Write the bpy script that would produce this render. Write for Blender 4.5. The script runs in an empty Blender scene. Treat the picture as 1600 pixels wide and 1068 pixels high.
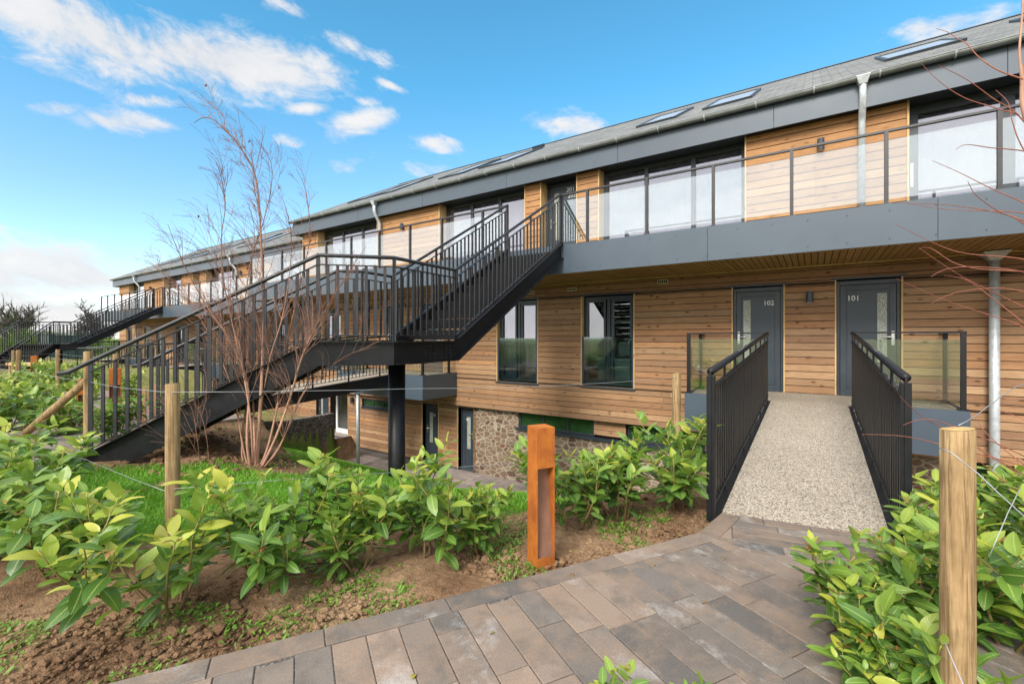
import bpy, math, random
import numpy as np
from mathutils import Vector, Matrix, noise as mnoise
R = random.Random(7)
sc = bpy.context.scene
COL = sc.collection
# ------------------------------------------------------------------ camera
F = 705.0; YAW = math.radians(33.8); CX = 800.0; HY = 527.0; CZ = 1.55
cY, sY = math.cos(YAW), math.sin(YAW)
cam_d = bpy.data.cameras.new('camera'); cam = bpy.data.objects.new('camera', cam_d); COL.objects.link(cam)
cam.location = (0, 0, CZ); cam.rotation_euler = (math.pi / 2, 0, YAW)
cam_d.sensor_width = 36; cam_d.lens = F / 1600 * 36; cam_d.shift_y = -7 / 1600
cam_d.clip_start = 0.05; cam_d.clip_end = 5000
sc.camera = cam
def at(px, py, d):
    """world point seen at a photo pixel, d metres along the optical axis"""
    u = (px - CX) / F; w = (HY - py) / F
    return Vector(((cY * u - sY) * d, (sY * u + cY) * d, CZ + w * d))
# ------------------------------------------------------------------ helpers
def tag(o, label=None, cat=None, group=None, kind=None):
    if label: o['label'] = label
    if cat: o['category'] = cat
    if group: o['group'] = group
    if kind: o['kind'] = kind
    return o
def empty(name, loc=(0, 0, 0), label=None, cat=None, group=None, rz=0):
    o = bpy.data.objects.new(name, None); COL.objects.link(o); o.location = loc
    o.rotation_euler.z = rz; o.empty_display_size = .1
    return tag(o, label, cat, group)
def wloc(o):
    v = Vector((0, 0, 0))
    while o: v += Vector(o.location); o = o.parent
    return v
def kids(o): return [c for c in bpy.data.objects if c.parent is o]
class MB:
    def __init__(s): s.v = []; s.f = []; s.uv = None; s.at = None
    def add(s, vs, fs):
        n = len(s.v); s.v.extend([tuple(p) for p in vs]); s.f.extend([tuple(i + n for i in f) for f in fs]); return s
    def box(s, x0, x1, y0, y1, z0, z1):
        return s.add([(x0, y0, z0), (x1, y0, z0), (x1, y1, z0), (x0, y1, z0), (x0, y0, z1), (x1, y0, z1), (x1, y1, z1), (x0, y1, z1)],
                     [(0, 3, 2, 1), (4, 5, 6, 7), (0, 1, 5, 4), (1, 2, 6, 5), (2, 3, 7, 6), (3, 0, 4, 7)])
    def prism(s, pts, d):
        """closed polygon pts (3d) swept by vector d"""
        n = len(pts); d = Vector(d); a = [Vector(p) for p in pts]
        return s.add(a + [p + d for p in a], [tuple(range(n - 1, -1, -1)), tuple(range(n, 2 * n))] + [(i, (i + 1) % n, n + (i + 1) % n, n + i) for i in range(n)])
    def beam(s, a, b, w, h, up=(0, 0, 1)):
        """rectangular bar from a to b, w wide, h high"""
        a = Vector(a); b = Vector(b); t = (b - a).normalized(); side = t.cross(Vector(up))
        if side.length < 1e-4: side = Vector((1, 0, 0))
        side.normalize(); u = side.cross(t).normalized(); side *= w / 2; u *= h / 2
        c = [a - side - u, a + side - u, a + side + u, a - side + u]
        return s.prism(c, b - a)
    def tube(s, pts, r, n=8, cap=True):
        pts = [Vector(p) for p in pts]; m = len(pts)
        rs = r if isinstance(r, (list, tuple)) else [r] * m
        ref = None; rings = []
        for i, p in enumerate(pts):
            t = (pts[min(i + 1, m - 1)] - pts[max(i - 1, 0)]).normalized()
            if ref is None: ref = Vector((0, 0, 1)) if abs(t.z) < .9 else Vector((1, 0, 0))
            a = t.cross(ref)
            if a.length < 1e-5: a = t.orthogonal()
            a.normalize(); b = t.cross(a); ref = a.cross(t) * -1 if False else ref
            rings.append([p + (a * math.cos(2 * math.pi * k / n) + b * math.sin(2 * math.pi * k / n)) * rs[i] for k in range(n)])
        vs = [q for ring in rings for q in ring]
        fs = [(i * n + k, i * n + (k + 1) % n, (i + 1) * n + (k + 1) % n, (i + 1) * n + k) for i in range(m - 1) for k in range(n)]
        if cap: fs += [tuple(range(n - 1, -1, -1)), tuple((m - 1) * n + k for k in range(n))]
        return s.add(vs, fs)
    def build(s, name, mat, parent=None, smooth=False, loc=None, bevel=0):
        me = bpy.data.meshes.new(name)
        off = wloc(parent) if parent else (Vector(loc) if loc else Vector((0, 0, 0)))
        me.from_pydata([(p[0] - off.x, p[1] - off.y, p[2] - off.z) for p in s.v], [], s.f)
        if s.uv is not None:
            l = me.uv_layers.new(name='UVMap'); l.data.foreach_set('uv', np.array(s.uv, dtype=np.float32).ravel())
        if s.at is not None:
            a = me.attributes.new('age', 'FLOAT', 'POINT'); a.data.foreach_set('value', np.array(s.at, dtype=np.float32))
        me.materials.append(mat)
        if smooth: me.polygons.foreach_set('use_smooth', [True] * len(me.polygons))
        me.update()
        o = bpy.data.objects.new(name, me); COL.objects.link(o)
        if parent: o.parent = parent
        elif loc: o.location = loc
        if bevel:
            b = o.modifiers.new('edge', 'BEVEL'); b.width = bevel; b.segments = 2; b.limit_method = 'ANGLE'; b.angle_limit = .6
        return o
def copy_tree(o, parent=None, **kw):
    c = o.copy(); COL.objects.link(c)
    if parent: c.parent = parent
    for ch in kids(o): copy_tree(ch, c)
    return c
def text(name, body, size, loc, mat, parent):
    cu = bpy.data.curves.new(name, 'FONT'); cu.body = body; cu.size = size; cu.align_x = 'CENTER'; cu.align_y = 'CENTER'; cu.extrude = .003
    cu.resolution_u = 4; tmp = bpy.data.objects.new(name, cu); COL.objects.link(tmp); bpy.context.view_layer.update()
    me = bpy.data.meshes.new_from_object(tmp); bpy.data.objects.remove(tmp); me.materials.clear(); me.materials.append(mat)
    o = bpy.data.objects.new(name, me); COL.objects.link(o)
    o.parent = parent; o.location = Vector(loc) - wloc(parent); o.rotation_euler = (math.pi / 2, 0, 0)
    return o
# ------------------------------------------------------------------ materials
class NT:
    def __init__(s, name, rough=.6, metal=0, spec=.5):
        s.m = bpy.data.materials.new(name); s.m.use_nodes = True; s.t = s.m.node_tree
        s.b = s.t.nodes['Principled BSDF']; s.out = s.t.nodes['Material Output']
        s.b.inputs['Roughness'].default_value = rough; s.b.inputs['Metallic'].default_value = metal
        s.b.inputs['Specular IOR Level'].default_value = spec
    def n(s, typ, **kw):
        x = s.t.nodes.new(typ)
        for k, v in kw.items():
            if k.startswith('_'): setattr(x, k[1:], v)
            else:
                k2 = k.replace('__', ' ')
                x.inputs[int(k2[1:]) if k2[0] == 'i' and k2[1:].isdigit() else k2].default_value = v
        return x
    def l(s, a, b): s.t.links.new(a, b)
    def math(s, op, a, b=None, clamp=False):
        x = s.t.nodes.new('ShaderNodeMath'); x.operation = op; x.use_clamp = clamp
        for i, q in enumerate((a, b)):
            if q is None: continue
            if isinstance(q, (int, float)): x.inputs[i].default_value = q
            else: s.l(q, x.inputs[i])
        return x.outputs[0]
    def ramp(s, fac, stops, interp='LINEAR'):
        x = s.t.nodes.new('ShaderNodeValToRGB'); x.color_ramp.interpolation = interp
        e = x.color_ramp.elements
        while len(e) < len(stops): e.new(.5)
        for q, (p, c) in zip(e, stops):
            q.position = p; q.color = (*c, 1) if len(c) == 3 else c
        s.l(fac, x.inputs[0]); return x.outputs[0]
    def mix(s, fac, a, b, blend='MIX'):
        x = s.t.nodes.new('ShaderNodeMix'); x.data_type = 'RGBA'; x.blend_type = blend
        for i, q in ((0, fac), (6, a), (7, b)):
            if isinstance(q, (int, float)): x.inputs[i].default_value = q
            elif isinstance(q, tuple): x.inputs[i].default_value = (*q, 1)
            else: s.l(q, x.inputs[i])
        return x.outputs[2]
    def pos(s, scale=(1, 1, 1), src='pos', offset=None):
        if src == 'pos': o = s.n('ShaderNodeNewGeometry').outputs['Position']
        else: o = s.n('ShaderNodeTexCoord').outputs['Object']
        mp = s.n('ShaderNodeMapping'); mp.inputs['Scale'].default_value = scale; s.l(o, mp.inputs['Vector'])
        if offset is not None:
            c = s.n('ShaderNodeCombineXYZ')
            for i in range(3): s.l(s.math('MULTIPLY', offset, 37.0 + 11 * i), c.inputs[i])
            s.l(c.outputs[0], mp.inputs['Location'])
        return mp.outputs[0]
    def noise(s, vec, scale=5, detail=4, rough=.6, dist=0, color=False):
        x = s.n('ShaderNodeTexNoise', Scale=scale, Detail=detail, Roughness=rough, Distortion=dist); s.l(vec, x.inputs['Vector'])
        return x.outputs['Color' if color else 'Fac']
    def vor(s, vec, scale=5, feature='F1', rnd=1.0):
        x = s.n('ShaderNodeTexVoronoi', Scale=scale, Randomness=rnd); x.feature = feature; s.l(vec, x.inputs['Vector']); return x
    def bump(s, h, strength=.3, dist=.01):
        x = s.n('ShaderNodeBump', Strength=strength, Distance=dist); s.l(h, x.inputs['Height']); s.l(x.outputs[0], s.b.inputs['Normal']); return x
    def color(s, c):
        if isinstance(c, tuple): s.b.inputs['Base Color'].default_value = (*c, 1)
        else: s.l(c, s.b.inputs['Base Color'])
    def rough(s, r): s.l(r, s.b.inputs['Roughness'])
def island(t): return t.n('ShaderNodeNewGeometry').outputs['Random Per Island']

def wood_board(name, stops, axis='x', knots=.75, rough=.72, objrand=False):
    t = NT(name, rough, spec=.25)
    rnd = island(t)
    sx = {'x': (1.2, 22, 22), 'z': (22, 22, 1.2), 'y': (22, 1.2, 22)}[axis]
    g = t.noise(t.pos(sx, offset=rnd), 3.2, 6, .65, .6)
    fine = t.noise(t.pos(tuple(q * 3 for q in sx), offset=rnd), 4, 3, .6)
    base = t.ramp(rnd, stops, 'LINEAR')
    lum = t.ramp(g, [(.25, (.42, .34, .28)), (.45, (.88, .85, .82)), (.6, (1.05, 1.04, 1.02)), (.78, (1.22, 1.2, 1.16))])
    c = t.mix(.85, base, lum, 'MULTIPLY')
    c = t.mix(t.math('MULTIPLY', t.math('SUBTRACT', fine, .45), .9, True), c, (.10, .045, .02))
    big = t.noise(t.pos((.9, .9, .9)), 1.3, 3, .55)
    c = t.mix(t.math('MULTIPLY', t.ramp(big, [(.42, (0, 0, 0)), (.7, (1, 1, 1))]), .35), c, (.20, .115, .055))
    if knots:
        ks = {'x': (3.4, 8, 8), 'z': (8, 8, 3.4), 'y': (8, 3.4, 8)}[axis]
        v = t.vor(t.pos(ks, offset=rnd), 1.35)
        sel = t.math('GREATER_THAN', t.n('ShaderNodeSeparateColor').outputs[0], .5)
        sep = [n for n in t.t.nodes if n.bl_idname == 'ShaderNodeSeparateColor'][0]; t.l(v.outputs['Color'], sep.inputs[0])
        kn = t.ramp(v.outputs['Distance'], [(.09, (1, 1, 1)), (.22, (0, 0, 0))])
        kn = t.math('MULTIPLY', t.math('MULTIPLY', kn, sel), knots)
        halo = t.math('MULTIPLY', t.math('MULTIPLY', t.ramp(v.outputs['Distance'], [(.12, (1, 1, 1)), (.34, (0, 0, 0))]), sel), .35)
        c = t.mix(halo, c, (.20, .085, .03)); c = t.mix(kn, c, (.045, .018, .009))
    t.color(c); t.bump(g, .25, .004)
    return t.m
CL = [(0, (.25, .135, .075)), (.12, (.38, .222, .118)), (.24, (.28, .155, .085)), (.36, (.47, .305, .172)), (.48, (.35, .178, .085)), (.6, (.41, .262, .148)), (.7, (.30, .183, .107)), (.8, (.44, .238, .112)), (.9, (.26, .15, .088)), (1, (.45, .29, .162))]
M = {}
M['clad'] = wood_board('larch_cladding', CL)
M['clad_up'] = wood_board('golden_larch_cladding', [(0, (.32, .15, .065)), (.3, (.46, .25, .108)), (.6, (.36, .175, .072)), (.8, (.41, .23, .112)), (1, (.50, .29, .136))], knots=.5)
M['clad_y'] = wood_board('soffit_larch', [(0, (.30, .19, .07)), (.5, (.38, .25, .10)), (1, (.34, .21, .08))], 'y', .2)
M['trim'] = wood_board('pale_softwood_trim', [(0, (.60, .40, .18)), (1, (.70, .48, .24))], 'z', .25)
def post_wood(name, a, b, axis='z'):
    t = NT(name, .8, spec=.2)
    sx = (26, 26, 2) if axis == 'z' else (2, 26, 26)
    g = t.noise(t.pos(sx, 'obj'), 2.5, 6, .65, .8)
    s = t.noise(t.pos((3, 3, 2.0), 'obj'), 2.2, 4, .6)
    saw = t.n('ShaderNodeTexWave', Scale=38, Distortion=1.2, Detail=2); saw.bands_direction = 'Z'; t.l(t.pos((1, 1, 1), 'obj'), saw.inputs['Vector'])
    c = t.mix(t.ramp(g, [(.3, (1, 1, 1)), (.62, (0, 0, 0))]), a, b)
    c = t.mix(t.math('MULTIPLY', t.ramp(s, [(.45, (0, 0, 0)), (.68, (1, 1, 1))]), .55), c, tuple(q * .5 for q in b))
    cr = t.noise(t.pos((34, 34, 1.1) if axis == 'z' else (1.1, 34, 34), 'obj'), 1.6, 5, .7, 1.2); c = t.mix(t.math('MULTIPLY', t.ramp(cr, [(.49, (0, 0, 0)), (.62, (1, 1, 1))]), .7), c, tuple(q * .4 for q in b))
    kv = t.vor(t.pos((5, 5, 3.2), 'obj'), 1.5).outputs['Distance']; c = t.mix(t.ramp(kv, [(.05, (.8, .8, .8)), (.16, (0, 0, 0))]), c, (.07, .035, .015))
    c = t.mix(t.math('MULTIPLY', saw.outputs['Fac'], .05), c, (.16, .10, .04))
    t.color(c); h = t.math('ADD', g, t.math('MULTIPLY', saw.outputs['Fac'], .12)); t.bump(h, .35, .004)
    return t.m
M['post'] = post_wood('treated_round_timber', (.43, .30, .15), (.25, .155, .07))
M['post_end'] = post_wood('sawn_post_end', (.62, .43, .19), (.42, .26, .10))
M['marker'] = post_wood('sawn_marker_timber', (.50, .30, .17), (.36, .19, .09))
M['bench'] = post_wood('bench_plank', (.56, .38, .20), (.42, .26, .12), 'x')
def paint(name, c, rough=.4, metal=0, var=.15, bump=0, scale=6, spec=.5):
    t = NT(name, rough, metal, spec)
    n = t.noise(t.pos((1, 1, 1)), scale, 5, .6)
    t.color(t.mix(t.ramp(n, [(.35, (0, 0, 0)), (.7, (1, 1, 1))]), tuple(q * (1 - var) for q in c), tuple(min(1, q * (1 + var)) for q in c)))
    t.rough(t.math('ADD', t.math('MULTIPLY', n, .25), rough - .12))
    if bump: t.bump(t.noise(t.pos((1, 1, 1)), 60, 3), bump, .002)
    return t.m
M['grey'] = paint('anthracite_panel', (.058, .080, .104), .42, var=.07, scale=1.5)
M['frame'] = paint('anthracite_frame', (.028, .038, .048), .38, var=.1)
M['door'] = paint('anthracite_door_leaf', (.030, .042, .054), .42, var=.12, scale=2.5)
M['black'] = paint('black_steel', (.0065, .007, .0085), .45, var=.35, bump=.15, scale=9, spec=.35)
M['rail'] = paint('dark_grey_steel_rail', (.022, .0225, .025), .38, var=.25, scale=12)
M['tread'] = paint('black_checker_tread', (.007, .0072, .008), .6, var=.3, spec=.15)
M['galv'] = paint('galvanised_steel', (.50, .54, .55), .42, .3, .18, scale=14)
M['gutter'] = paint('zinc_gutter', (.27, .29, .28), .42, .55, .15, scale=5)
M['white'] = paint('white_plastic', (.72, .72, .71), .5, var=.04)
M['chrome'] = paint('brushed_steel', (.62, .62, .60), .25, .9, .05)
M['ventframe'] = paint('tan_plastic_vent', (.62, .50, .33), .6, var=.05)
M['dark'] = paint('dark_void', (.012, .012, .013), .8, var=.2)
M['core'] = paint('dark_membrane', (.03, .026, .022), .9, var=.2)
M['green_glass'] = paint('green_tinted_pane', (.022, .062, .02), .12, var=.2)
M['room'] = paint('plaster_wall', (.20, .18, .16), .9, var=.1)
M['number'] = paint('white_numeral', (.78, .78, .76), .5, var=.02)
M['green_paint'] = paint('dark_green_sheet', (.02, .075, .065), .5, var=.15)
M['wire'] = paint('fence_wire_steel', (.34, .35, .36), .45, .5, .1)
M['orange_tag'] = paint('keys_tag', (.2, .55, .1), .4)
def curtain():
    t = NT('sheer_curtain', .9); w = t.n('ShaderNodeTexWave', Scale=9, Distortion=2.5, Detail=2); w.bands_direction = 'X'; t.l(t.pos(), w.inputs['Vector'])
    t.color(t.mix(w.outputs['Fac'], (.60, .62, .61), (.70, .71, .72))); t.bump(w.outputs['Fac'], .08, .02); return t.m
M['curtain'] = curtain()
def glass(name, refl, tint, rough=.0, thru=.9, edge=1.0):
    t = NT(name); t.t.nodes.remove(t.b)
    gl = t.n('ShaderNodeBsdfGlossy', Roughness=rough); gl.inputs['Color'].default_value = (.95, .945, 1, 1)
    tr = t.n('ShaderNodeBsdfTransparent'); tr.inputs['Color'].default_value = (*tint, 1)
    lw = t.n('ShaderNodeLayerWeight', Blend=.5)
    fr = t.math('ADD', t.math('MULTIPLY', t.math('POWER', lw.outputs['Facing'], 5.0), .96), .04)
    f = t.math('ADD', t.math('MULTIPLY', fr, edge), refl, True)
    mx = t.n('ShaderNodeMixShader'); t.l(f, mx.inputs[0]); t.l(tr.outputs[0], mx.inputs[1]); t.l(gl.outputs[0], mx.inputs[2])
    t.l(mx.outputs[0], t.out.inputs[0]); return t.m
M['win'] = glass('coated_window_glass', .15, (.66, .66, .70))
M['winclear'] = glass('clear_window_glass', .10, (.75, .8, .78))
M['bal'] = glass('balustrade_glass', .125, (.86, .92, .89))
M['jul'] = glass('frosted_juliet_glass', .08, (.72, .82, .80), .05)
def obscure():
    t = NT('obscure_door_glass', .15); n = t.vor(t.pos((1, 1, .6)), 60).outputs['Distance']
    t.color(t.ramp(n, [(.1, (.14, .15, .12)), (.6, (.36, .38, .33))])); t.bump(n, .8, .01); return t.m
M['obscure'] = obscure()
def slate():
    t = NT('grey_slate_roof', .6)
    uv = t.n('ShaderNodeUVMap')
    br = t.n('ShaderNodeTexBrick', Scale=1, Mortar__Size=.006, Bias=0); br.inputs['Brick Width'].default_value = .3; br.inputs['Row Height'].default_value = .22
    br.inputs['Color1'].default_value = (.10, .10, .095, 1); br.inputs['Color2'].default_value = (.185, .182, .17, 1); br.inputs['Mortar'].default_value = (.02, .02, .02, 1)
    br.inputs['Mortar Smooth'].default_value = .1
    t.l(uv.outputs[0], br.inputs['Vector'])
    n = t.noise(t.pos(), 3, 5, .6)
    t.color(t.mix(.7, br.outputs['Color'], t.ramp(n, [(.3, (.75, .75, .72)), (.7, (1.25, 1.25, 1.2))]), 'MULTIPLY'))
    t.bump(t.math('SUBTRACT', 1.0, br.outputs['Fac']), .7, .012); return t.m
M['slate'] = slate()
def rubble():
    t = NT('rubble_stone', .9, spec=.2)
    w = t.noise(t.pos(), 6, 3, .6, color=True)
    p = t.pos((1, 1, 1.75)); mv = t.n('ShaderNodeMix'); mv.data_type = 'VECTOR'; mv.inputs[0].default_value = .07; t.l(p, mv.inputs[4]); t.l(w, mv.inputs[5])
    e = t.vor(mv.outputs[1], 5.3, 'DISTANCE_TO_EDGE').outputs['Distance']; v = t.vor(mv.outputs[1], 5.3)
    sp = t.n('ShaderNodeSeparateColor'); t.l(v.outputs['Color'], sp.inputs[0])
    st = t.ramp(sp.outputs[0], [(0, (.16, .10, .07)), (.3, (.22, .155, .10)), (.5, (.11, .065, .05)), (.75, (.25, .19, .13)), (1, (.18, .085, .055))])
    n = t.noise(t.pos(), 30, 4)
    st = t.mix(.5, st, t.ramp(n, [(.3, (.6, .6, .6)), (.7, (1.3, 1.3, 1.3))]), 'MULTIPLY')
    thr = t.math('MULTIPLY', sp.outputs[1], .09)
    mk = t.ramp(t.math('SUBTRACT', e, thr), [(.02, (0, 0, 0)), (.055, (1, 1, 1))])
    t.color(t.mix(mk, t.mix(n, (.30, .245, .18), (.41, .345, .26)), st))
    t.bump(t.math('ADD', mk, t.math('MULTIPLY', n, .4)), .6, .03); return t.m
M['stone'] = rubble()
def resin():
    t = NT('resin_bound_gravel', .75, spec=.3)
    v = t.vor(t.pos(), 105); sp = t.n('ShaderNodeSeparateColor'); t.l(v.outputs['Color'], sp.inputs[0])
    c = t.ramp(sp.outputs[0], [(0, (.11, .09, .072)), (.16, (.23, .195, .15)), (.3, (.42, .37, .295)), (.6, (.51, .455, .37)), (.85, (.43, .36, .275)), (1, (.62, .57, .49))])
    big = t.noise(t.pos(), 1.6, 4)
    c = t.mix(.5, c, t.ramp(big, [(.3, (.8, .78, .75)), (.7, (1.08, 1.06, 1.04))]), 'MULTIPLY')
    t.color(t.mix(t.ramp(v.outputs['Distance'], [(.5, (0, 0, 0)), (.75, (.75, .75, .75))]), c, (.10, .085, .07)))
    t.bump(v.outputs['Distance'], -.5, .004); return t.m
M['resin'] = resin()
def paver():
    t = NT('concrete_paver', .82, spec=.3); rnd = island(t)
    base = t.ramp(rnd, [(0, (.15, .132, .118)), (.2, (.20, .163, .134)), (.35, (.105, .096, .089)), (.5, (.25, .188, .144)), (.65, (.165, .143, .124)), (.8, (.27, .20, .152)), (1, (.13, .116, .104))])
    n1 = t.noise(t.pos((1, 1, 1), offset=rnd), 5, 5, .65, .5); n2 = t.noise(t.pos((1, 1, 1), offset=rnd), 3.3, 6, .7, .3); n3 = t.noise(t.pos(), 160, 3, .6)
    c = t.mix(t.math('MULTIPLY', t.ramp(n1, [(.45, (0, 0, 0)), (.68, (1, 1, 1))]), .65), base, (.10, .087, .075))
    c = t.mix(t.math('MULTIPLY', t.ramp(n2, [(.47, (0, 0, 0)), (.63, (1, 1, 1))]), .65), c, (.25, .176, .124))
    ef = t.noise(t.pos((1, 1, 1), offset=rnd), 2.3, 7, .75, .2)
    c = t.mix(t.math('MULTIPLY', t.ramp(ef, [(.55, (0, 0, 0)), (.7, (1, 1, 1))]), .65), c, (.40, .385, .365))
    c = t.mix(.55, c, t.ramp(n3, [(.3, (.62, .62, .62)), (.7, (1.3, 1.3, 1.3))]), 'MULTIPLY')
    t.color(c); t.bump(t.math('ADD', n3, n1), .35, .003); return t.m
M['paver'] = paver()
def yard():
    t = NT('courtyard_block_paving', .85)
    br = t.n('ShaderNodeTexBrick', Scale=1, Mortar__Size=.006); br.inputs['Brick Width'].default_value = .5; br.inputs['Row Height'].default_value = .16
    br.inputs['Color1'].default_value = (.24, .21, .195, 1); br.inputs['Color2'].default_value = (.38, .31, .27, 1); br.inputs['Mortar'].default_value = (.07, .06, .05, 1)
    t.l(t.pos(), br.inputs['Vector']); n = t.noise(t.pos(), 4, 5)
    t.color(t.mix(.6, br.outputs['Color'], t.ramp(n, [(.3, (.7, .7, .7)), (.7, (1.25, 1.25, 1.25))]), 'MULTIPLY')); t.bump(br.outputs['Fac'], -.4, .006); return t.m
M['yard'] = yard()
def gravel():
    t = NT('dark_gravel', .9); v = t.vor(t.pos(), 70); t.color(t.ramp(v.outputs['Distance'], [(.1, (.22, .20, .18)), (.7, (.05, .045, .04))])); t.bump(v.outputs['Distance'], -.8, .02); return t.m
M['gravel'] = gravel()
def gabion():
    t = NT('gabion_stone', .9); v = t.vor(t.pos(), 13); e = t.vor(t.pos(), 13, 'DISTANCE_TO_EDGE').outputs['Distance']
    sp = t.n('ShaderNodeSeparateColor'); t.l(v.outputs['Color'], sp.inputs[0])
    c = t.ramp(sp.outputs[0], [(0, (.10, .085, .08)), (.5, (.19, .165, .15)), (1, (.26, .23, .21))])
    t.color(t.mix(t.ramp(e, [(.02, (0, 0, 0)), (.1, (1, 1, 1))]), (.015, .013, .012), c)); t.bump(e, .8, .06); return t.m
M['gabion'] = gabion()
def rust():
    t = NT('weathered_corten_steel', .75, .15, .3); n = t.noise(t.pos(), 5, 7, .7); n2 = t.noise(t.pos((1, 1, .35)), 42, 4, .7)
    c = t.ramp(n, [(.25, (.17, .048, .014)), (.45, (.36, .105, .018)), (.6, (.45, .145, .022)), (.8, (.25, .062, .014))])
    c = t.mix(t.math('MULTIPLY', t.ramp(n2, [(.5, (0, 0, 0)), (.75, (1, 1, 1))]), .5), c, (.20, .05, .013)); t.color(c); t.bump(n2, .3, .002); return t.m
M['rust'] = rust()
M['rust_in'] = paint('rusty_slot_lining', (.20, .10, .06), .8, var=.3)
def ground():
    t = NT('soil_and_turf', .95, spec=.15)
    a = t.n('ShaderNodeAttribute'); a.attribute_name = 'age'
    n1 = t.noise(t.pos(), 2.2, 6, .65); n2 = t.noise(t.pos(), 22, 6, .7); n3 = t.noise(t.pos(), 120, 3, .6)
    so = t.ramp(n1, [(.28, (.12, .065, .038)), (.45, (.22, .13, .072)), (.6, (.32, .205, .118)), (.78, (.40, .28, .165))])
    so = t.mix(.8, so, t.ramp(n2, [(.3, (.45, .42, .4)), (.5, (.95, .95, .95)), (.72, (1.4, 1.38, 1.32))]), 'MULTIPLY')
    so = t.mix(.6, so, t.ramp(n3, [(.3, (.6, .6, .6)), (.7, (1.35, 1.35, 1.35))]), 'MULTIPLY')
    gr = t.mix(n2, (.06, .17, .015), (.11, .25, .025))
    t.color(t.mix(a.outputs['Fac'], so, gr)); t.bump(t.math('ADD', n2, t.math('MULTIPLY', n3, .5)), .9, .025); return t.m
M['ground'] = ground()
def blade():
    t = NT('grass_blade', .6, spec=.3); rnd = island(t)
    t.color(t.ramp(rnd, [(0, (.075, .20, .018)), (.4, (.125, .30, .026)), (.75, (.19, .37, .036)), (1, (.26, .40, .06))]))
    tl = t.n('ShaderNodeBsdfTranslucent'); tl.inputs[0].default_value = (.22, .45, .03, 1)
    mx = t.n('ShaderNodeMixShader'); mx.inputs[0].default_value = .4; t.l(t.b.outputs[0], mx.inputs[1]); t.l(tl.outputs[0], mx.inputs[2]); t.l(mx.outputs[0], t.out.inputs[0])
    return t.m
M['blade'] = blade()
def leaf(name, stops, trans=.35, rough=.3):
    t = NT(name, rough, spec=.5)
    a = t.n('ShaderNodeAttribute'); a.attribute_name = 'age'; uv = t.n('ShaderNodeUVMap'); sx = t.n('ShaderNodeSeparateXYZ'); t.l(uv.outputs[0], sx.inputs[0])
    rnd = island(t)
    c = t.ramp(t.math('ADD', a.outputs['Fac'], t.math('MULTIPLY', t.math('SUBTRACT', rnd, .5), .3)), stops)
    c = t.mix(t.math('MULTIPLY', rnd, .35), c, (.16, .26, .02))
    du = t.math('ABSOLUTE', t.math('SUBTRACT', sx.outputs[0], .5))
    wv = t.math('SINE', t.math('MULTIPLY', t.math('SUBTRACT', sx.outputs[1], t.math('MULTIPLY', du, .55)), 62.0))
    vein = t.math('MULTIPLY', t.ramp(wv, [(.82, (0, 0, 0)), (1, (1, 1, 1))]), .14)
    mid = t.ramp(du, [(.018, (1, 1, 1)), (.06, (0, 0, 0))])
    c = t.mix(vein, c, (.30, .42, .09)); c = t.mix(t.math('MULTIPLY', mid, .75), c, (.38, .48, .13))
    bk = t.n('ShaderNodeNewGeometry').outputs['Backfacing']
    c = t.mix(t.math('MULTIPLY', bk, .6), c, (.20, .33, .07))
    bl = t.noise(t.pos((1, 1, 1), 'obj'), 46, 4, .7); c = t.mix(t.math('MULTIPLY', t.ramp(bl, [(.66, (0, 0, 0)), (.76, (1, 1, 1))]), .7), c, (.20, .13, .035))
    t.color(c); t.bump(wv, .12, .004)
    tl = t.n('ShaderNodeBsdfTranslucent'); t.l(t.mix(.5, c, (.30, .50, .03)), tl.inputs[0])
    mx = t.n('ShaderNodeMixShader'); mx.inputs[0].default_value = trans; t.l(t.b.outputs[0], mx.inputs[1]); t.l(tl.outputs[0], mx.inputs[2]); t.l(mx.outputs[0], t.out.inputs[0])
    return t.m
M['laurel'] = leaf('cherry_laurel_leaf', rough=.33, trans=.3, stops=[(0, (.045, .12, .028)), (.3, (.09, .195, .038)), (.55, (.17, .285, .045)), (.8, (.36, .42, .05)), (1, (.56, .51, .065))])
M['redtip'] = leaf('red_young_leaf', [(0, (.22, .055, .03)), (.5, (.34, .12, .05)), (1, (.30, .33, .05))], .3, .4)
M['weed'] = leaf('weed_leaf', [(0, (.08, .19, .025)), (1, (.20, .34, .05))], .3, .5)
M['farleaf'] = leaf('far_hedge_leaf', [(0, (.018, .035, .012)), (.6, (.04, .07, .02)), (1, (.09, .09, .03))], .25, .6)
def bark(name, a, b, sc_=8):
    t = NT(name, .7, spec=.3); at_ = t.n('ShaderNodeAttribute'); at_.attribute_name = 'age'
    n = t.noise(t.pos((1, 1, .35)), sc_ * 3, 5, .65)
    c = t.mix(at_.outputs['Fac'], a, b); t.color(t.mix(.7, c, t.ramp(n, [(.3, (.55, .52, .5)), (.7, (1.3, 1.3, 1.3))]), 'MULTIPLY')); t.bump(n, .4, .006); return t.m
M['bark'] = bark('coppery_birch_bark', (.45, .255, .175), (.15, .075, .055))
M['stem'] = bark('laurel_stem', (.16, .085, .05), (.30, .30, .07))
M['bark_far'] = bark('grey_far_bark', (.10, .085, .07), (.075, .06, .055))
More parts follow.
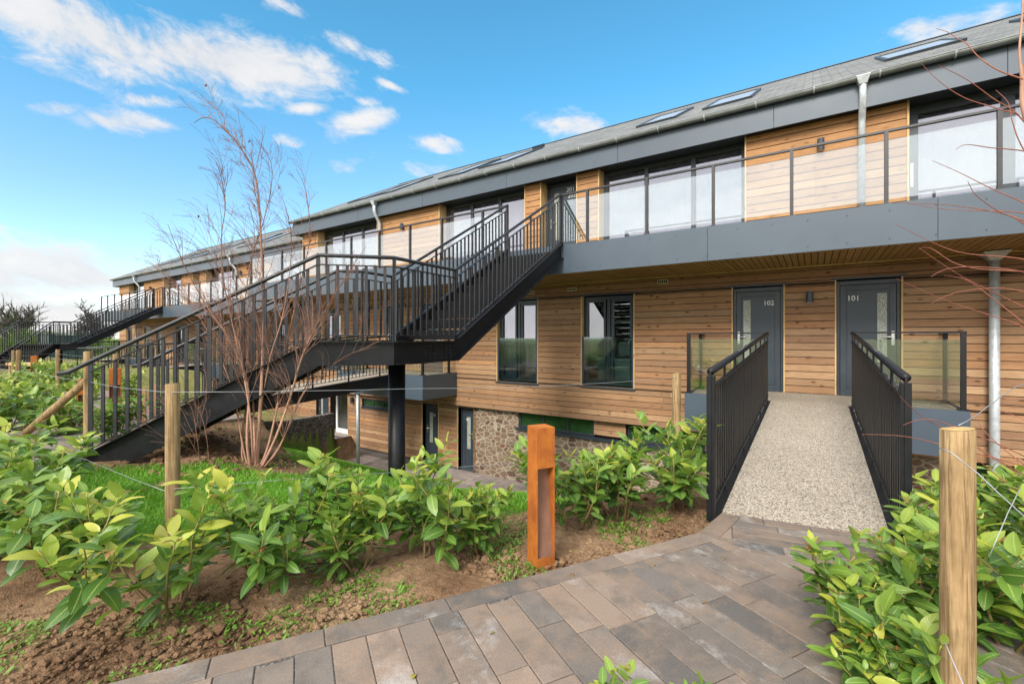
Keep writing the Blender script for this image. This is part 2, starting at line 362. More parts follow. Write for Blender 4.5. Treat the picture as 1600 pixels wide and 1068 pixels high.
# ------------------------------------------------------------------ world, sun
def world():
    w = bpy.data.worlds.new('World'); sc.world = w; w.use_nodes = True
    t = NT.__new__(NT); t.t = w.node_tree; t.m = None
    bg = t.t.nodes['Background']
    sky = t.n('ShaderNodeTexSky'); sky.sky_type = 'NISHITA'; sky.sun_disc = False
    sky.sun_elevation = math.radians(SUN_EL); sky.sun_rotation = math.radians(SUN_AZ)
    sky.air_density = 1.0; sky.dust_density = .3; sky.ozone_density = 2.5; sky.altitude = 50
    d = t.n('ShaderNodeTexCoord').outputs['Generated']
    s = t.n('ShaderNodeSeparateXYZ'); t.l(d, s.inputs[0])
    x, y, z = s.outputs
    az = t.math('ARCTAN2', t.math('MULTIPLY', x, -1.0), y)     # radians to the left of +Y
    el = t.math('ARCSINE', z)
    # cloud texture in (az, el): streaky
    cb = t.n('ShaderNodeCombineXYZ'); t.l(t.math('ADD', az, t.math('MULTIPLY', el, -.2)), cb.inputs[0]); t.l(t.math('MULTIPLY', t.math('ADD', el, t.math('MULTIPLY', az, -.1)), 1.9), cb.inputs[1])
    n1 = t.noise(cb.outputs[0], 3.6, 12, .68, .5); n2 = t.noise(cb.outputs[0], 13, 10, .66, .4)
    nn = t.math('ADD', t.math('MULTIPLY', n1, .65), t.math('MULTIPLY', n2, .35))
    tot = None
    for (px, py, hw, hh, tilt, k) in CLOUDS:
        u = (px - CX) / F; ww = (HY - py) / F
        a0 = YAW - math.atan(u); e0 = math.atan2(ww, math.hypot(1, u))
        sw = hw / F * math.cos(math.atan(u)) ** 2; sh = hh / F * math.cos(e0) ** 2 * math.cos(math.atan(u))
        da = t.math('SUBTRACT', az, a0); de = t.math('SUBTRACT', el, e0)
        de2 = t.math('ADD', de, t.math('MULTIPLY', da, -tilt))
        q = t.math('ADD', t.math('POWER', t.math('DIVIDE', da, sw), 2.0), t.math('POWER', t.math('DIVIDE', de2, sh), 2.0))
        g = t.math('MULTIPLY', t.math('EXPONENT', t.math('MULTIPLY', q, -1.0)), k)
        tot = g if tot is None else t.math('MAXIMUM', tot, g)
    # broken white overcast behind the viewer; unseen cloud overhead added for whiter, fuller light
    back = t.ramp(y, [(.0, (1, 1, 1)), (.42, (1, 1, 1)), (.56, (0, 0, 0))]) if False else t.math('MULTIPLY', t.math('SUBTRACT', .12, y), 2.6, True)
    back = t.math('MAXIMUM', back, t.math('MULTIPLY', t.math('SUBTRACT', el, .80), 4.0, True))
    tot = t.math('MAXIMUM', tot, t.math('MULTIPLY', back, .95))
    dens = t.math('ADD', t.math('MULTIPLY', t.math('SUBTRACT', nn, .5), 6.2), t.math('SUBTRACT', t.math('ADD', t.math('MULTIPLY', tot, 1.75), back), .72))
    cov = t.ramp(dens, [(0, (0, 0, 0)), (.3, (.25, .25, .25)), (.7, (.8, .8, .8)), (1, (1, 1, 1))])
    cov = t.math('MULTIPLY', cov, t.ramp(tot, [(.05, (0, 0, 0)), (.3, (1, 1, 1))]))
    shade = t.ramp(nn, [(.35, (.82, .85, .90)), (.6, (1.05, 1.05, 1.05))])
    cl = t.mix(1.0, shade, (CLOUD_V, CLOUD_V * .985, CLOUD_V * .98), 'MULTIPLY')
    cl = t.mix(back, cl, t.mix(1.0, cl, (2.5, 2.46, 2.4), 'MULTIPLY'))  # overcast made brighter than the visible clouds, as added fill light
    tint = t.ramp(el, [(.0, (.92, .92, .90)), (.25, (.70, .86, .84)), (.5, (.42, .93, .93))])
    skyc = t.mix(1.0, sky.outputs[0], tint, 'MULTIPLY')
    t.l(t.mix(t.math('MULTIPLY', cov, .94), skyc, cl), bg.inputs[0]); bg.inputs[1].default_value = SKY_S
    return w
SUN_EL, SUN_AZ = 37, 176
SKY_S = .13; CLOUD_V = 3.0; SKY_TINT = (1.0, 1.0, 1.0)
CLOUDS = [(150, 56, 240, 70, .05, 1.15), (340, 92, 260, 60, -.12, 1.22), (480, 118, 110, 30, -.05, .85), (60, 110, 90, 50, -.3, .6), (190, 192, 125, 24, -.12, 1.0), (90, 170, 70, 20, -.25, .9), (240, 158, 60, 16, -.2, .85),
          (445, 10, 55, 20, 0, .75), (560, 78, 95, 24, .1, .78), (500, 60, 70, 18, -.2, .62), (560, 195, 70, 26, -.35, .82), (480, 168, 40, 12, -.2, .8), (690, 224, 46, 20, 0, .82), (560, 255, 62, 24, -.3, .74), (455, 222, 40, 12, 0, .7),
          (905, 198, 90, 26, .1, .85), (670, 268, 75, 20, 0, .85), (610, 133, 40, 9, .2, .75), (1480, 40, 130, 26, .25, .8), (575, 158, 30, 10, 0, .6),
          (95, 430, 190, 58, -.05, 1.2), (-60, 440, 260, 90, 0, 1.2), (60, 492, 400, 46, 0, 1.2)]
world()
sun_d = bpy.data.lights.new('sun', 'SUN'); sun_d.energy = 1.8; sun_d.angle = math.radians(20); sun_d.color = (1, .955, .89)
sun = bpy.data.objects.new('sun', sun_d); COL.objects.link(sun)
_a = math.radians(SUN_AZ); _e = math.radians(SUN_EL)
sdir = Vector((math.sin(_a) * math.cos(_e), math.cos(_a) * math.cos(_e), math.sin(_e)))
sun.rotation_euler = sdir.to_track_quat('Z', 'Y').to_euler()
# ------------------------------------------------------------------ terrain
def lerp(a, b, t): return a + (b - a) * t
def sstep(a, b, x):
    t = max(0., min(1., (x - a) / (b - a))); return t * t * (3 - 2 * t)
EA = Vector((-.67, 3.31)); EB = Vector((-2.30, .58)); ED = (EA - EB).normalized(); EN = Vector((ED.y, -ED.x))     # path edge and its normal (to the path side)
def off_path(x, y): return (Vector((x, y)) - EA).dot(EN)          # >0 on the path
PZ = .2
def segd(x, y, a, b):
    p = Vector((x, y)); a = Vector(a); b = Vector(b); t = max(0, min(1, (p - a).dot(b - a) / (b - a).length_squared)); return (p - a - (b - a) * t).length
GAB = [(-8.1, 3.95), (-9.0, 4.3), (-10.2, 5.05), (-11.2, 5.85), (-11.9, 6.8), (-12.3, 8.0), (-12.4, 8.6)]
def gab_side(x, y):
    """signed distance to the gabion line: > 0 on the high (left) side"""
    best = 1e9; sg = 1
    pts = [(-6.9, 3.75)] + GAB + [(-12.4, 9.6)]
    for a, b in zip(pts, pts[1:]):
        d = segd(x, y, a, b)
        if d < best - 1e-6:
            best = d; c = (b[0] - a[0]) * (y - a[1]) - (b[1] - a[1]) * (x - a[0]); sg = 1 if c > 0 else -1
    return best * sg
def height(x, y):
    yard = -2.37
    yt = lerp(2.3, 3.2, sstep(-4.2, -2, x)) if x < -2 else lerp(3.2, 4.5, sstep(-2, -.8, x))       # top of the bank
    bank = lerp(.15, yard, max(0, min(1, (y - yt) / (8.66 - yt))) ** 1.28) if y < 8.66 else yard
    high = lerp(.24, -.85, sstep(3.6, 7.2, y)) if y < 7.2 else -.85
    if y > 9.2: return yard + (0 if x > -13 else 0)
    if x < -6.0 and y > 2.0:
        s = gab_side(x, y)
        if x < -12.4 and y > 3.6: h = lerp(high, yard, sstep(7.9, 8.3, y)); 
        else: h = lerp(bank, high, sstep(-.03, .03, s))
        h = lerp(bank, h, sstep(-6.0, -7.6, x))
    else: h = bank
    if y < 3.2:
        h = lerp(h, .24, sstep(-5.2, -7.2, x) * sstep(3.2, 2.2, y))
    if x > -.55: h = lerp(h, min(h, .16 - 1.1 * max(0, y - 3.3)), sstep(-.55, -.1, x)) if y > 3.3 else h
    return max(h, yard)
def soil_mask(x, y):
    """1 where turf grows"""
    o = off_path(x, y)
    t = -(Vector((x, y)) - EA).dot(ED); wd = .95 + .3 * max(0, t - 1.7)
    g = sstep(-wd, -wd - .17, o + .12 * mnoise.noise((x * 1.7, y * 1.7, 0)))
    if x > -.75: g = 0
    s = segd(x, y, (-5.1, 2.9), (-7.4, 3.0)); g *= sstep(.35, .6, s + .2 * mnoise.noise((x * 2, y * 2, 3)))
    s = segd(x, y, (-7.2, 3.2), (-10.5, 4.2)); g *= sstep(.8, 1.2, s)
    s = segd(x, y, (-6.8, 1.3), (-6.0, 2.3)); g *= sstep(.25, .5, s + .15 * mnoise.noise((x * 3, y * 3, 7)))
    if x < -6.9 and y < 3.9: g *= 1 - sstep(-6.9, -7.2, x)
    if x < -8 and gab_side(x, y) > -.05: g *= .25
    if y > 8.62: g = 0
    if x < -20: g = .9
    return max(0., min(1., g))
def terrain():
    xs = sorted(set([round(-13.6 + .1 * i, 3) for i in range(166)] + [-600, -300, -150, -90, -60, -45, -36, -30, -26, -23, -20, -18, -16.5, -15.3, -14.4, 3.3, 4, 5, 7, 10, 15, 25, 45, 90, 200, 600]))
    ys = sorted(set([round(-1.2 + .1 * i, 3) for i in range(105)] + [-600, -200, -90, -40, -20, -12, -8, -5, -3.5, -2.5, -1.8, 9.6, 10.5, 14, 20, 30, 50, 100, 250, 800]))
    n, m = len(xs), len(ys); vs = []; ages = []
    for y in ys:
        for x in xs:
            near = -14 < x < 3.2 and -1.3 < y < 9.3
            if near: h = height(x, y)
            elif y > 9: h = -2.37 if x > -46 else .1
            else:
                h = height(max(-13.5, min(3, x)), max(-1.2, y)) if x > -20 else lerp(.24, -2.37, sstep(7.9, 8.6, y)) if x > -46 else .2
            g = soil_mask(x, y) if near else ((.4 if x > -60 else .7) if (x < -13 or x > 6 or y < -3) else 0)
            if near:
                o = off_path(x, y)
                if o > .02 and o < 1.7 and y < 3.7: h = min(h, PZ - .06)
                elif o <= .02 or x > .4:
                    if y < 8.5:
                        h += (.035 * mnoise.noise((x * 2.3, y * 2.3, 0)) + .022 * mnoise.noise((x * 7, y * 7, 1))) * (1 - .6 * g)
                        if o > -.12: h = min(h, PZ - .03)
                if -.62 < x < .9 and y > 3.5: h -= .12
            vs.append((x, y, h)); ages.append(g)
    fs = [(j * n + i, j * n + i + 1, (j + 1) * n + i + 1, (j + 1) * n + i) for j in range(m - 1) for i in range(n - 1)]
    b = MB(); b.v = vs; b.f = fs; b.at = ages
    tag(b.build('ground', M['ground'], smooth=True), kind='structure')
terrain()
# ------------------------------------------------------------------ paving
def clip(poly, p, nrm):
    """keep the part of a convex polygon with (q-p).nrm <= 0"""
    out = []
    for i in range(len(poly)):
        a, b = poly[i], poly[(i + 1) % len(poly)]
        da, db = (a - p).dot(nrm), (b - p).dot(nrm)
        if da <= 0: out.append(a)
        if da * db < 0: out.append(a + (b - a) * (da / (da - db)))
    return out
def paver_poly(mb, poly, z, gap=.0022):
    if len(poly) < 3: return
    c = sum(poly, Vector((0, 0))) / len(poly)
    ar = sum(poly[i].x * poly[(i + 1) % len(poly)].y - poly[(i + 1) % len(poly)].x * poly[i].y for i in range(len(poly))) / 2
    if abs(ar) < .0012: return
    if ar < 0: poly = poly[::-1]
    def inset(d):
        o = []
        n = len(poly)
        for i in range(n):
            p0, p1, p2 = poly[i - 1], poly[i], poly[(i + 1) % n]
            e1 = (p1 - p0); e2 = (p2 - p1)
            if e1.length < 1e-5 or e2.length < 1e-5: o.append(p1 + (c - p1) * .01); continue
            e1.normalize(); e2.normalize(); n1 = Vector((-e1.y, e1.x)); n2 = Vector((-e2.y, e2.x)); k = 1 + n1.dot(n2)
            o.append(p1 + (n1 + n2) * (d / max(k, .3)))
        return o
    a = inset(gap); b = inset(gap + .003); n = len(poly)
    tx, ty = R.gauss(0, .0035), R.gauss(0, .0035)
    zz = lambda p: z + R_z + (p.x - c.x) * tx + (p.y - c.y) * ty
    R_z = R.gauss(0, .0009)
    vs = [(p.x, p.y, z - .06) for p in a] + [(p.x, p.y, zz(p) - .003) for p in a] + [(p.x, p.y, zz(p)) for p in b]
    fs = [tuple(range(2 * n, 3 * n))] + [(i, (i + 1) % n, n + (i + 1) % n, n + i) for i in range(n)] + [(n + i, n + (i + 1) % n, 2 * n + (i + 1) % n, 2 * n + i) for i in range(n)]
    mb.add(vs, fs)
def path():
    b = MB(); C = Vector((-.595, 3.80)); RE = 1.68
    bw = .135
    # border course along the edge, far out of frame to the near left
    t = 0.0; e0 = EA
    while t < 6.5:
        L = R.choice((.44, .58, .29, .5)); a0 = EA - ED * t; a1 = EA - ED * (t + L)
        q = [a0, a1, a1 + EN * bw, a0 + EN * bw]
        if t == 0: q = [a0, a1, a1 + EN * bw, EA + EN * bw * 1.0 + ED * .035]
        paver_poly(b, q, PZ); t += L
    # short border piece up to the ramp
    d2 = (C - EA).normalized(); n2 = Vector((d2.y, -d2.x))
    paver_poly(b, [EA, EA + EN * bw + ED * .035, C + n2 * bw, C], PZ)
    # main field: courses across the path
    P1 = EA + EN * bw + ED * .035; bd = Vector((.957, -.29)); bn = Vector((-bd.y, bd.x))   # mitre line
    s = .7; k = 0
    while s > -6.5:
        w = .146; o = bw - R.choice((0, .1, .18, .3, .42)); 
        while o < RE:
            L = R.choice((.29, .44, .58, .58)); o1 = o + L
            lo, hi = max(o, bw), min(o1, RE)
            if hi - lo > .03:
                q = [EA + ED * s + EN * lo, EA + ED * (s - w) + EN * lo, EA + ED * (s - w) + EN * hi, EA + ED * s + EN * hi]
                q = clip(q, P1, bn)
                paver_poly(b, q, PZ)
            o = o1
        s -= w; k += 1
    # field in front of the ramp, courses along its foot
    f = Vector((.99, .147)); g = Vector((-f.y, f.x)); O = C.copy(); s = 0; 
    Rt = EA + EN * RE
    while s < 1.7:
        w = .118; o = -.1 - R.choice((0, .12, .2, .3))
        while o < 1.9:
            L = R.choice((.29, .44, .58)); o1 = o + L
            q = [O + f * o - g * s, O + f * o - g * (s + w), O + f * o1 - g * (s + w), O + f * o1 - g * s]
            q = clip(q, P1, -bn); 
            if len(q) >= 3: q = clip(q, C + n2 * bw, -n2)
            if len(q) >= 3: q = clip(q, Vector((.98, 3.0)), Vector((1, .25)).normalized())
            if len(q) >= 3: paver_poly(b, q, PZ)
            o = o1
        s += w
    tag(b.build('path', M['paver']), kind='structure')
    j = MB(); q = [EA, EB - ED * 4, EB - ED * 4 + EN * RE, EA + EN * RE, Vector((.98, 3.0)), Vector((.75, 3.98)), C]
    j.add([(p.x, p.y, PZ - .007) for p in q], [tuple(range(len(q)))])
    tag(j.build('path_joint_sand', M['gravel']), kind='structure')
path()
def side_path():
    b = MB()
    x = -6.5; k = 0
    while x > -17:
        w = .2; y = .5 - R.random() * .4
        while y < 3.6:
            L = R.choice((.44, .58)); 
            if x < -7.4 or y + L < 2.1: paver_poly(b, [Vector((x, max(y, .5))), Vector((x - w, max(y, .5))), Vector((x - w, min(y + L, 3.6))), Vector((x, min(y + L, 3.6)))], .285)
            y += L
        x -= w
    tag(b.build('side_path', M['paver']), kind='structure')
side_path()
yb = MB(); yb.add([(-46, 8.6, -2.335), (16, 8.6, -2.335), (16, 13, -2.335), (-46, 13, -2.335)], [(0, 1, 2, 3)])
tag(yb.build('courtyard_paving', M['yard']), kind='structure')
gb = MB()
for p in ([(-15.6, 9.9), (-13.9, 9.85), (-13.9, 10.3), (-15.6, 10.35)], [(-19, 10.8), (-15.2, 10.7), (-15.2, 10.95), (-19, 11.05)], [(-13.8, 9.72), (-9.0, 9.72), (-9.0, 10.2), (-13.8, 10.2)]):
    gb.add([(q[0], q[1], -2.33) for q in p], [(0, 1, 2, 3)])
tag(gb.build('gravel_strip', M['gravel']), kind='structure')
# ------------------------------------------------------------------ apartment buildings
def splits(x0, x1, ops, z0, z1):
    """free x intervals of a row z0..z1 after the openings"""
    iv = [(x0, x1)]
    for (a, b, c, d) in ops:
        if d <= z0 + 1e-4 or c >= z1 - 1e-4: continue
        nv = []
        for (p, q) in iv:
            if b <= p or a >= q: nv.append((p, q)); continue
            if a > p: nv.append((p, a))
            if b < q: nv.append((b, q))
        iv = nv
    return iv
def cladding(mb, x0, x1, z0, z1, y, ops=(), pitch=.134, seed=0):
    r = random.Random(seed); z = z0
    while z < z1 - .02:
        t = min(z + pitch, z1); lv = sorted({z, t} | {e for o in ops for e in (o[2], o[3]) if z < e < t})
        off = r.uniform(0, 4)
        for a, b in zip(lv, lv[1:]):
            if b - a < .012: continue
            for (p, q) in splits(x0, x1, ops, a, b):
                e = p; first = True
                while e < q - .005:
                    L = r.uniform(2.2, 4.8); f = min(q, e + L)
                    if q - f < .35: f = q
                    mb.prism([(e + .0015, y, a + .003), (e + .0015, y + .006, b - .010), (e + .0015, y + .024, b - .010), (e + .0015, y + .024, a + .003)], (f - e - .003, 0, 0))
                    e = f
        z = t
def backing(mb, x0, x1, z0, z1, y0, y1, ops=()):
    zs = sorted({z0, z1} | {e for o in ops for e in (o[2], o[3]) if z0 < e < z1})
    for a, b in zip(zs, zs[1:]):
        for (p, q) in splits(x0, x1, ops, a, b): mb.box(p, q, y0, y1, a, b)
def window_unit(root, x0, x1, z0, z1, y, cols, kind='casement', fw=.07, curt=True, glass_m=None, name='window'):
    """frame ring + mullions (part), panes and curtain (sub-parts); y is the outer face"""
    f = MB(); d = .07
    f.box(x0, x1, y, y + d, z0, z0 + fw); f.box(x0, x1, y, y + d, z1 - fw, z1)
    xs = [x0 + (x1 - x0) * i / cols for i in range(cols + 1)]
    for i, x in enumerate(xs):
        a = x if i == 0 else x - fw * .55; b = x + fw if i == 0 else (x if i == cols else x + fw * .55)
        if i == cols: a = x - fw
        f.box(a, b, y + .001, y + d - .001, z0 + fw, z1 - fw)
    if kind == 'casement':
        for a, b in zip(xs, xs[1:]):
            for (p, q) in ((a + fw, a + fw + .05), (b - fw - .05, b - fw)): f.box(p, q, y - .012, y + d - .004, z0 + fw, z1 - fw)
            f.box(a + fw, b - fw, y - .0115, y + d - .004, z0 + fw, z0 + fw + .06); f.box(a + fw, b - fw, y - .0115, y + d - .004, z1 - fw - .06, z1 - fw)
    fo = f.build(name, M['frame'], root, bevel=.004)
    for a, b in zip(xs, xs[1:]):
        g = MB(); p = .05 if kind == 'casement' else 0
        g.box(a + fw * .5 + p, b - fw * .5 - p, y + .028, y + .034, z0 + fw * .8, z1 - fw * .8); g.build('pane', glass_m or M['win'], fo)
    if curt:
        c = MB(); n = int((x1 - x0) * 26); pts = []
        for i in range(n + 1):
            x = x0 + .05 + (x1 - x0 - .1) * i / n; pts.append((x, y + .125 + .02 * math.sin(i * 1.1) + .01 * math.sin(i * 2.7)))
        vs = [(p[0], p[1], z0 + .02) for p in pts] + [(p[0], p[1], z1 - .1) for p in pts]
        c.add(vs, [(i, i + 1, n + 2 + i, n + 1 + i) for i in range(n)]); c.build('curtain', M['curtain'], fo, smooth=True)
    return fo
def french_window(root, x0, x1, z0, z1, y, curt=True, juliet=True):
    fo = window_unit(root, x0 + .025, x1 - .025, z0 + .03, z1 - .02, y + .12, 2, curt=curt, glass_m=M['win'] if curt else M['winclear'])
    s = MB(); s.box(x0 - .02, x1 + .02, y - .035, y + .12, z0 - .05, z0 - .012); s.build('sill', M['frame'], fo, bevel=.004)
    l = MB(); l.box(x0 - .04, x1 + .04, y - .03, y + .10, z1 + .002, z1 + .032); l.build('lintel_flashing', M['frame'], fo)
    for x in (x0, x1 - .022):
        t = MB(); t.box(x, x + .022, y - .004, y + .16, z0 - .01, z1); t.build('reveal_trim', M['trim'], fo)
    if juliet:
        g = MB(); g.box(x0 + .06, x1 - .06, y + .02, y + .034, z0 + .06, z0 + 1.16); g.build('juliet_glass', M['jul'], fo)
        for x in (x0 + .024, x1 - .062):
            c = MB(); c.box(x, x + .038, y + .004, y + .05, z0 + .02, z0 + 1.17); c.build('juliet_channel', M['frame'], fo)
    return fo
def front_door(root, x0, x1, z0, z1, y, strip_right, number=None, lintel=True, dark=False, numsize=.125, keys=False, label=None, noff=.235):
    f = MB(); yy = y + .055; fw = .075
    f.box(x0 + .03, x0 + fw, yy, yy + .08, z0, z1 - .02); f.box(x1 - fw, x1 - .03, yy, yy + .08, z0, z1 - .02); f.box(x0 + fw, x1 - fw, yy, yy + .08, z1 - .02 - fw, z1 - .02)
    d = f.build('door', M['frame'], root, bevel=.004)
    if label: d['label'] = label
    a, b = x0 + fw + .006, x1 - fw - .006; t = z1 - .02 - fw - .006
    l = MB(); l.box(a, b, yy + .022, yy + .07, z0 + .012, t)
    for (p, q, r0, r1) in ((a, a + .085, z0 + .012, t), (b - .085, b, z0 + .012, t), (a + .085, b - .085, t - .085, t), (a + .085, b - .085, z0 + .012, z0 + .11)): l.box(p, q, yy + .008, yy + .03, r0, r1)
    l.box(a + .10, b - .10, yy + .014, yy + .03, z0 + .125, t - .10)
    l.build('leaf', M['door'], d, bevel=.003)
    gx = (b - .255, b - .125) if strip_right else (a + .125, a + .255)
    g = MB(); g.box(gx[0], gx[1], yy + .006, yy + .016, z0 + .62, t - .16); g.build('glass_strip', M['obscure'], d)
    h = MB(); hx = b - .045 if strip_right else a + .045; s = -1 if strip_right else 1
    h.box(hx - .02, hx + .02, yy - .008, yy + .008, z0 + .92, z0 + 1.16); h.tube([(hx, yy, z0 + 1.06), (hx, yy - .045, z0 + 1.06), (hx + s * .13, yy - .05, z0 + 1.06)], .011, 8)
    h.build('handle', M['chrome'], d)
    if number:
        nx = (a + .19) if strip_right else (b - .19 - (.03 if noff < .2 else 0))
        text('number', number, numsize, (nx, yy + .004, t - noff), M['number'], d)
    if lintel:
        q = MB(); q.box(x0 - .05, x1 + .05, y - .03, y + .10, z1 + .002, z1 + .034); q.build('lintel_flashing', M['frame'], d)
        for x in (x0, x1 - .024):
            q = MB(); q.box(x, x + .024, y - .004, y + .14, z0, z1); q.build('reveal_trim', M['trim'], d)
    s_ = MB(); s_.box(x0 + .03, x1 - .03, y + .0, yy + .09, z0 - .03, z0 + .006); s_.build('threshold', M['chrome'], d)
    return d
def roof_part(root, x0, x1, ye, ze, w=5.5, k=.54):
    r = MB(); yr, zr = ye + w, ze + w * k; th = .05
    L = math.hypot(w, w * k)
    n = 1
    r.add([(x0, ye, ze), (x1, ye, ze), (x1, yr, zr), (x0, yr, zr), (x0, yr + w, ze), (x1, yr + w, ze),
           (x0, ye, ze - th), (x1, ye, ze - th), (x1, yr, zr - th), (x0, yr, zr - th), (x0, yr + w, ze - th), (x1, yr + w, ze - th)],
          [(0, 1, 2, 3), (3, 2, 5, 4), (6, 9, 8, 7), (9, 10, 11, 8), (0, 6, 7, 1), (0, 3, 9, 6), (3, 4, 10, 9), (1, 7, 8, 2), (2, 8, 11, 5), (4, 5, 11, 10)])
    W = x1 - x0
    uvq = [[(0, 0), (W, 0), (W, L), (0, L)], [(0, L), (W, L), (W, 0), (0, 0)]] + [[(0, 0)] * 4] * 8
    r.uv = [p for q in uvq for p in q]
    ro = r.build('roof', M['slate'], root)
    rc = MB(); rc.prism([(x0, yr - .14, zr - .05), (x0, yr, zr + .035), (x0, yr + .14, zr - .05)], (W, 0, 0)); rc.build('ridge_capping', M['grey'], ro)
    return ro
def skylight(ro, x0, x1, ya, yb, ye, ze, k=.54):
    zf = lambda y: ze + (y - ye) * k
    n = Vector((0, -k, 1)).normalized(); h = .05
    def P(x, y, e): return Vector((x, y, zf(y))) + n * e
    f = MB(); w = .06
    for (a, b, c, d) in ((x0, x1, ya, ya + w), (x0, x1, yb - w, yb), (x0, x0 + w, ya + w, yb - w), (x1 - w, x1, ya + w, yb - w)):
        f.prism([P(a, c, -.02), P(b, c, -.02), P(b, d, -.02), P(a, d, -.02)], n * (h + .02))
    fo = f.build('skylight', M['frame'], ro, bevel=.006)
    g = MB(); g.add([P(x0 + w, ya + w, h - .02), P(x1 - w, ya + w, h - .02), P(x1 - w, yb - w, h - .02), P(x0 + w, yb - w, h - .02)], [(0, 1, 2, 3)]); g.build('pane', M['skyglass'], fo)
t_ = NT('skylight_glass', .2, 0, .8); t_.color((.36, .37, .38)); M['skyglass'] = t_.m
def gutter_part(root, x0, x1, y, z, step=.9):
    b = MB(); n = 10; r = .068
    for (ra, flip) in ((r, 0), (r - .006, 1)):
        vs = []
        for x in (x0, x1):
            for i in range(n + 1):
                a = math.pi + math.pi * i / n; vs.append((x, y + ra * math.cos(a), z + ra * math.sin(a)))
        b.add(vs, [((i, i + 1, n + 2 + i, n + 1 + i) if flip else (n + 1 + i, n + 2 + i, i + 1, i)) for i in range(n)])
    b.tube([(x0, y - r, z), (x1, y - r, z)], .009, 6)
    for x in (x0, x1): b.add([(x, y + r * math.cos(math.pi + math.pi * i / n), z + r * math.sin(math.pi + math.pi * i / n)) for i in range(n + 1)], [tuple(range(n + 1))])
    g = b.build('gutter', M['gutter'], root)
    k = MB(); x = x0 + .35
    while x < x1:
        pts = [(x, y + (r + .006) * math.cos(math.pi + math.pi * i / 8), z + (r + .006) * math.sin(math.pi + math.pi * i / 8)) for i in range(9)]
        k.tube(pts, .012, 4); x += step
    k.build('gutter_bracket', M['galv'], g)
    return g
def downpipe(root, x, pts, r=.052, hopper=None):
    b = MB(); b.tube(pts, r, 12)
    d = b.build('downpipe', M['galv'], root, smooth=True)
    if hopper:
        h = MB(); x_, y_, z_, w_ = hopper
        h.add([(x_ - w_, y_ - w_, z_), (x_ + w_, y_ - w_, z_), (x_ + w_, y_ + w_, z_), (x_ - w_, y_ + w_, z_)] + [(x_ + s * r, y_ + t * r, z_ - .13) for s, t in ((-1, -1), (1, -1), (1, 1), (-1, 1))], [(3, 2, 1, 0), (0, 1, 5, 4), (1, 2, 6, 5), (2, 3, 7, 6), (3, 0, 4, 7), (4, 5, 6, 7)])
        h.build('hopper', M['galv'], d, bevel=.006)
    return d
def glass_rail(root, line, z0, z1, posts, gz=(.07, -.1), skip=()):
    """line: list of (x, y); straight run along x between posts; part balustrade"""
    return None
def balustrade(root, xs, y, z0, z1, skip=None, pw=.045, hw=.055, name='balustrade', hz=.03):
    if skip:
        balustrade(root, [x for x in xs if x <= skip[0] + .01], y, z0, z1, None, pw, hw, name, hz); xs = [x for x in xs if x >= skip[1] - .01]
    segs = list(zip(xs, xs[1:])); h = MB(); h.box(xs[0] - .02, xs[-1] + .02, y - hw / 2, y + hw / 2, z1 - hz, z1)
    ho = h.build(name, M['rail'], root)
    for x in xs:
        p = MB(); p.box(x - pw / 2, x + pw / 2, y - .03, y + .03, z0, z1 - hz); p.box(x - .055, x + .055, y - .05, y + .05, z0, z0 + .012); p.build('post', M['rail'], ho)
    for a, b in segs:
        g = MB(); g.box(a + pw / 2 + .004, b - pw / 2 - .004, y - .005, y + .005, z0 + .07, z1 - .14); g.build('glass_panel', M['bal'], ho)
    return ho
def wall_light(x, y, z, label, r=.055, h=.2):
    o = empty('wall_light', (x, y, z), label, 'wall lamp', 'cylindrical wall lights on the timber walls')
    b = MB(); n = 16; b.tube([(x, y - .085, z - h / 2), (x, y - .085, z + h / 2)], r, n); b.build('lamp_body', M['frame'], o, bevel=.006)
    b = MB(); b.box(x - .03, x + .03, y - .035, y + .0, z - .05, z + .05); b.build('bracket', M['frame'], o)
    b = MB(); b.tube([(x, y - .085, z - h / 2 - .004), (x, y - .085, z - h / 2 - .001)], r * .8, n); b.build('lens', M['white'], o)
def vent(root, x, y, z):
    f = MB()
    for (a, b, c, d) in ((-.115, .115, .032, .045), (-.115, .115, -.045, -.032), (-.115, -.1, -.032, .032), (.1, .115, -.032, .032)): f.box(x + a, x + b, y - .014, y + .01, z + c, z + d)
    for i in range(4): f.box(x - .06 + i * .04 - .006, x - .06 + i * .04 + .006, y - .008, y + .006, z - .032, z + .032)
    v = f.build('wall_vent', M['ventframe'], root)
    g = MB(); g.box(x - .1, x + .1, y - .003, y + .004, z - .032, z + .032); g.build('vent_opening', M['dark'], v)

